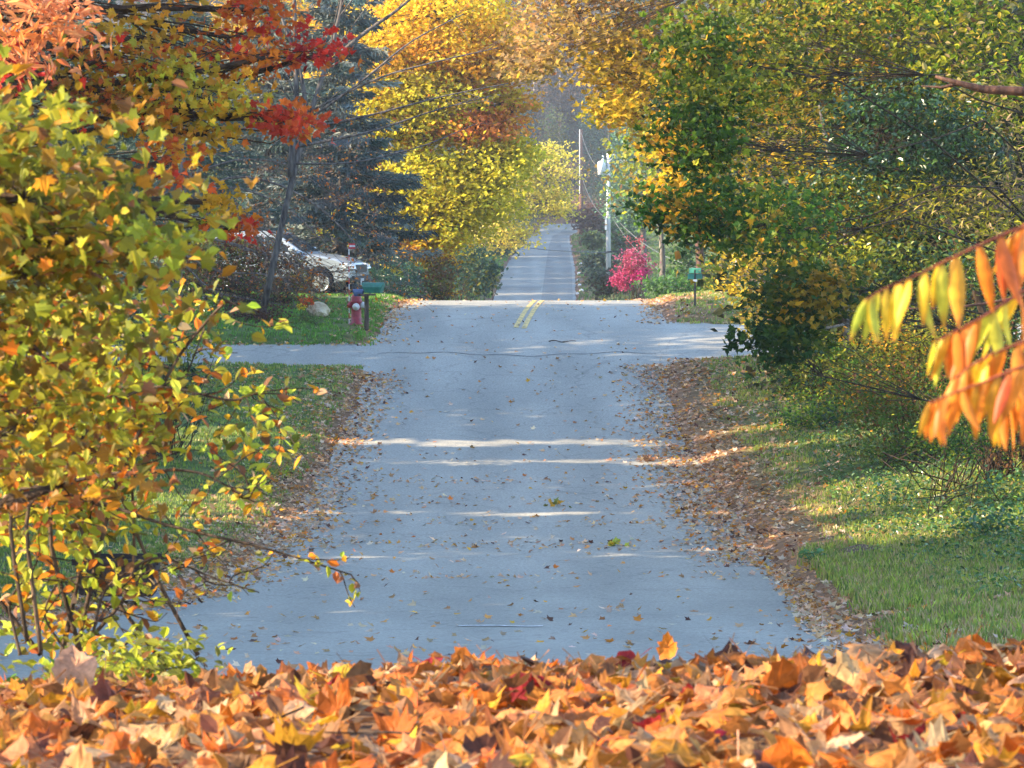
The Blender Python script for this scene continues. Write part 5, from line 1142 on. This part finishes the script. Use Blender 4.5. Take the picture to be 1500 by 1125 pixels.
for s in (-1, 1):
    a = Acc(); a.add([(1.98, s * .60, .70), (2.20, s * .52, .68), (2.20, s * .86, .69), (1.93, s * .905, .72), (1.96, s * .60, .86), (2.17, s * .54, .80), (2.14, s * .86, .80), (1.90, s * .905, .86)], [(0,3,2,1),(4,5,6,7),(0,1,5,4),(1,2,6,5),(2,3,7,6),(3,0,4,7)])
    a.v[0][:, 0] += .11; a.v[0][[2,3,6,7], 1] += s * .02; a.build('headlight', MLAMP, root, origin=(0, 0, 0), bevel=.01)
    a = Acc(); a.box((.55, s * .88 if s > 0 else -1.06, 1.10), (.70, 1.06 if s > 0 else -.88, 1.24)); a.build('mirror', MS, root, origin=(0, 0, 0), bevel=.03)
for s in (-1, 1):
    for xs_ in (-1.1, -.18, .86):                       # door seams
        a = Acc(); y_ = s * .902; a.box((xs_ - .008, min(y_, y_ + s * .006), .42), (xs_ + .008, max(y_, y_ + s * .006), 1.03)); a.build('door_seam', MDK, root, origin=(0, 0, 0))
    for xs_ in (-.95, -.03):
        a = Acc(); a.box((xs_, min(s * .90, s * .935), .90), (xs_ + .16, max(s * .90, s * .935), .93)); a.build('door_handle', MS, root, origin=(0, 0, 0), bevel=.008)
    a = Acc(); a.box((-.95, min(s * .90, s * .915), .36), (.95, max(s * .90, s * .915), .46)); a.build('sill_trim', MDK, root, origin=(0, 0, 0))
a = Acc(); a.box((2.24, -.5, .60), (2.31, .5, .80)); a.build('grille', MDK, root, origin=(0, 0, 0), bevel=.02)
a = Acc(); a.box((2.22, -.78, .36), (2.33, .78, .52)); a.build('bumper', MDK, root, origin=(0, 0, 0), bevel=.03)

root.scale = (1, 1, 1.06)
# street sign
sg = G(1018, 451); Hs = (451 - 395) / F * sg[1]
root = empty('street_sign', sg, 0, 'green street name sign on a thin black post at the right side road', 'sign')
MSG = plain('sign_green', (.01, .19, .14), .4); MBK = plain('black_post', (.015, .015, .018), .5)
a = Acc(); a.tube(np.array([sg + [0, 0, -.1], sg + [0, 0, Hs]]), [.026, .026], 8); a.build('post', MBK, root)
for (an, zz) in ((.35, -.16), (-.75, -.02)):
    a = Acc(); a.box((-.19, -.008, zz - .07), (.19, .008, zz + .06), rotz(an), sg + [0, 0, Hs]); pl = a.build('name_plate', MSG, root, bevel=.004)
a = Acc(); a.box((-.05, -.05, -.30), (.05, -.03, -.24), None, sg + [0, 0, Hs]); a.build('bracket', MWH, root)

# utility poles
MPW = noisemat('pale_pole_wood', (.42, .43, .45), (.62, .62, .62), 6, .85, .2, stretch=(1, 1, .15)); MPB = noisemat('brown_pole_wood', (.10, .055, .04), (.2, .11, .08), 6, .9, .2, stretch=(1, 1, .15)); MGREY = plain('pale_grey_metal', (.66, .70, .72), .4)
MWIRE = plain('wire', (.14, .15, .16), .7)
p1 = onground(0, 260); t1 = P(891, 222, 255); p1 = onground(t1[0], 255)
root = empty('utility_pole', p1, 0, 'pale grey utility pole with a transformer can and crossarm, nearer the pink bush', 'utility pole')
h1 = t1[2] - p1[2]; a = Acc(); a.tube(np.array([p1 - [0, 0, .3], p1 + [0, 0, h1 * .5], p1 + [0, 0, h1]]), [.20, .17, .13], 10); a.build('pole', MPW, root, smooth=True)
k = 255 / F
a = Acc(); a.lathe([(.0, 0), (.30, .02), (.31, .9), (.26, 1.0), (.1, 1.05)], 16, p1 + np.array([-.5, -.1, h1 - 1.75])); tf = a.build('transformer', MGREY, root, smooth=True)
a = Acc(); a.lathe([(.06, 0), (.09, .1), (.05, .2), (.09, .3), (.05, .42)], 10, p1 + np.array([-.42, -.1, h1 - .72])); a.build('insulator', MGREY, tf, origin=np.array(root.location))
a = Acc(); a.box((-.25, -.06, h1 - 1.3), (.1, .06, h1 - 1.15), None, p1); a.box((-.25, -.06, h1 - 1.7), (.1, .06, h1 - 1.6), None, p1); a.build('bracket', MGREY, root)
a = Acc(); a.box((-.02, -.5, h1 - .35), (.55, -.4, h1 - .25), None, p1); a.tube([p1 + [.1, -.2, h1 - .1], p1 + [.55, -.45, h1 - .3], p1 + [.1, -.2, h1 - .7]], .03, 5); a.build('crossarm', MPW, root)
a = Acc(); a.box((-.26, -.22, h1 * .44), (-.12, -.05, h1 * .44 + .9), None, p1); a.build('meter_box', MGREY, root)
a = Acc(); a.tube([p1 + [-.3, -.15, h1 * .28], p1 + [.9, -.2, h1 * .29]], .06, 6); a.build('cable_bracket', MDK, root)
t2 = P(851, 190, 345); p2 = onground(t2[0], 345); h2 = t2[2] - p2[2]
root = empty('utility_pole', p2, 0, 'brown wooden utility pole farther up the road, left of the pale pole', 'utility pole')
a = Acc(); a.tube(np.array([p2 - [0, 0, .3], p2 + [.05, 0, h2 * .5], p2 + [0, 0, h2]]), [.24, .2, .16], 10); a.build('pole', MPB, root, smooth=True)
a = Acc(); a.tube([p2 + [-.15, -.2, h2 * .45], p2 + [-.15, -.2, h2]], .05, 6); a.build('conduit', MGREY, root)
def wire(a0, b0, sag, name, label, rad=.018):
    t = np.linspace(0, 1, 22)[:, None]; p = a0 * (1 - t) + b0 * t - np.array([0, 0, 1]) * sag * 4 * t * (1 - t)
    a = Acc(); a.tube(p, rad, 5); return tag(a.build(name, MWIRE, origin=p[0]), label, 'cable')
wire(p2 + [0, -.2, h2 - .3], p1 + [0, .2, h1 - 1.2], 1.2, 'power_cable', 'sagging upper cable strung between the brown and the pale pole')
wire(p2 + [0, -.2, h2 * .62], p1 + [0, .2, h1 * .52], .9, 'power_cable', 'lower cable strung between the brown and the pale pole')
wire(p1 + [.5, -.45, h1 - .3], P(1110, 290, 170), 1.1, 'power_cable', 'upper cable running from the pale pole into the maple leaves at the right', .02)
wire(p1 + [.2, -.2, h1 * .56], P(1100, 395, 165), 1.3, 'power_cable', 'middle cable drooping from the pale pole towards the right', .02)
wire(p1 + [.2, -.2, h1 * .54], P(1100, 420, 165), 1.9, 'power_cable', 'lowest cable drooping from the pale pole towards the right', .02)
wire(p1 + [0, 0, h1 * .28], P(690, 350, 235), .25, 'power_cable', 'dark cable crossing above the far road towards the pale yellow tree', .03)

# reddish slatted fence + reddish posts and white roadside stones beyond the crest
f0 = onground((955 - 750) / F * 132, 132)
root = empty('garden_fence', f0, 0, 'reddish brown wooden fence panel right of the pink bush', 'fence'); MF = noisemat('red_stain_wood', (.22, .06, .05), (.36, .12, .09), 8, .8, .2, stretch=(1, 1, .2))
for x in (-.35, .3, .95, 1.6):
    a = Acc(); a.box((x - .06, -.06, -.2), (x + .06, .06, 1.75), None, f0); a.build('post', MF, root, bevel=.01)
for z in (.45, 1.45):
    a = Acc(); a.box((-.35, -.09, z), (1.6, -.065, z + .12), None, f0); a.build('rail', MF, root)
a = Acc()
for k_ in range(14): x = -.3 + k_ * .14; a.box((x, -.13, .1), (x + .1, -.095, 1.62 + .05 * math.sin(k_)), None, f0)
a.build('slat_panel', MF, root)
pb = onground((934 - 750) / F * 150, 150); root = empty('white_post', pb, 0, 'short white post behind the top of the pink bush', 'post')
a = Acc(); a.box((-.13, -.1, -.2), (.13, .1, 2.55), None, pb); a.lathe([(.17, 2.55), (.17, 2.62), (.05, 2.72)], 8, pb); a.build('post', MWH, root, bevel=.01)
r = rng(77)
for i, (px, py, s_) in enumerate(((851, 388, .15), (848, 403, .17), (847, 412, .16), (849, 419, .14), (852, 427, .17), (846, 432, .13))):
    c = G(px, py); bm = bmesh.new(); bmesh.ops.create_icosphere(bm, subdivisions=2, radius=s_)
    for v in bm.verts: v.co *= 1 + r.normal() * .08; v.co.z *= .8
    me = bpy.data.meshes.new('kerb_stone'); bm.to_mesh(me); bm.free(); me.materials.append(MWH)
    o = bpy.data.objects.new('kerb_stone', me); link(o); o.location = tuple(c + [0, 0, s_ * .4])
    tag(o, ('white stone farthest up the right edge of the far road', 'white stone second from the top of the row by the far road', 'white stone third from the top of the row by the far road', 'white stone fourth from the top of the row by the far road', 'large white stone near the bottom of the row by the far road', 'smallest white stone lowest in the row by the far road')[i], 'stone', 'white stones along the far road')
# small house glimpsed? -> pale trunk behind the golden sapling
for i, (px, d, w_, lab) in enumerate(((967, 140, .16, 'grey tree trunk beside the reddish fence'), (1018, 128, .2, 'reddish tree trunk behind the street sign'))):
    b = onground((px - 750) / F * d, d); tree('tree', lab + ', its crown above the maple leaves', 'tree', b, [b + np.array([.1, 0, 4]), b + np.array([0, 0, 8])],
        [dict(c=b + np.array([0, 0, 7.5]), r=np.array([2.4, 2.4, 2.2]), pal=OL, nc=40, k=24, s=.24, T=T_QUAD, cr=.24, up=.3, flat=.7, sp=1)], 340 + i, w_, barkm=M_BARK if i == 0 else M_BARKR, leafm=M_LEAF, twig=.02)

# wooden garden bench / planter on boards at the near left
pc = G(175, 884)
root = empty('wooden_planter', pc, 0, 'dark wooden planter box standing on a grey board at the left beside the road', 'planter')
MDW = noisemat('dark_stained_wood', (.015, .010, .012), (.06, .035, .03), 9, .7, .3, stretch=(.3, 1, 1)); MGW = noisemat('weathered_grey_board', (.22, .20, .20), (.42, .39, .38), 10, .85, .2, stretch=(.2, 1, 1))
km = pc[1] / F
a = Acc(); 
V = np.array([[-.42,-.25,.10],[.40,-.25,.10],[.40,.25,.10],[-.42,.25,.10],[-.47,-.29,.50],[.45,-.29,.50],[.45,.29,.50],[-.47,.29,.50]])
a.add(V + pc, [(0,3,2,1),(0,1,5,4),(1,2,6,5),(2,3,7,6),(3,0,4,7)]); a.box((-.44, -.26, .46), (.42, .26, .465), None, pc); a.build('box', MDW, root)
for (ya, yb_) in ((-.32, -.29), (.29, .32)):
    a = Acc(); a.box((-.5, ya, .46), (.48, yb_, .53), None, pc); a.build('rim_board', MDW, root, bevel=.006)
a = Acc(); a.box((-.62, -.30, .055), (.62, .30, .10), None, pc); a.build('base_board', MGW, root, bevel=.006)
for x in (-.45, .45):
    a = Acc(); a.box((x - .05, -.27, -.08), (x + .05, .27, .055), None, pc); a.build('foot', MDW, root)

# ---------------------------------------------------------------- air
a = Acc(); zb = float(Z.min()) - 1.5
a.box((-760, -60, zb), (760, 1650, 110)); hz = a.build('haze', None if False else plain('haze', (1, 1, 1)))
m = bpy.data.materials.new('haze_air'); m.use_nodes = True; n = m.node_tree; n.nodes.remove(n.nodes['Principled BSDF'])
pv = n.nodes.new('ShaderNodeVolumePrincipled'); pv.inputs['Density'].default_value = .0003; pv.inputs['Color'].default_value = (.78, .88, 1, 1); pv.inputs['Anisotropy'].default_value = .2
n.links.new(pv.outputs[0], n.nodes['Material Output'].inputs['Volume']); hz.data.materials.clear(); hz.data.materials.append(m); tag(hz, kind='stuff')
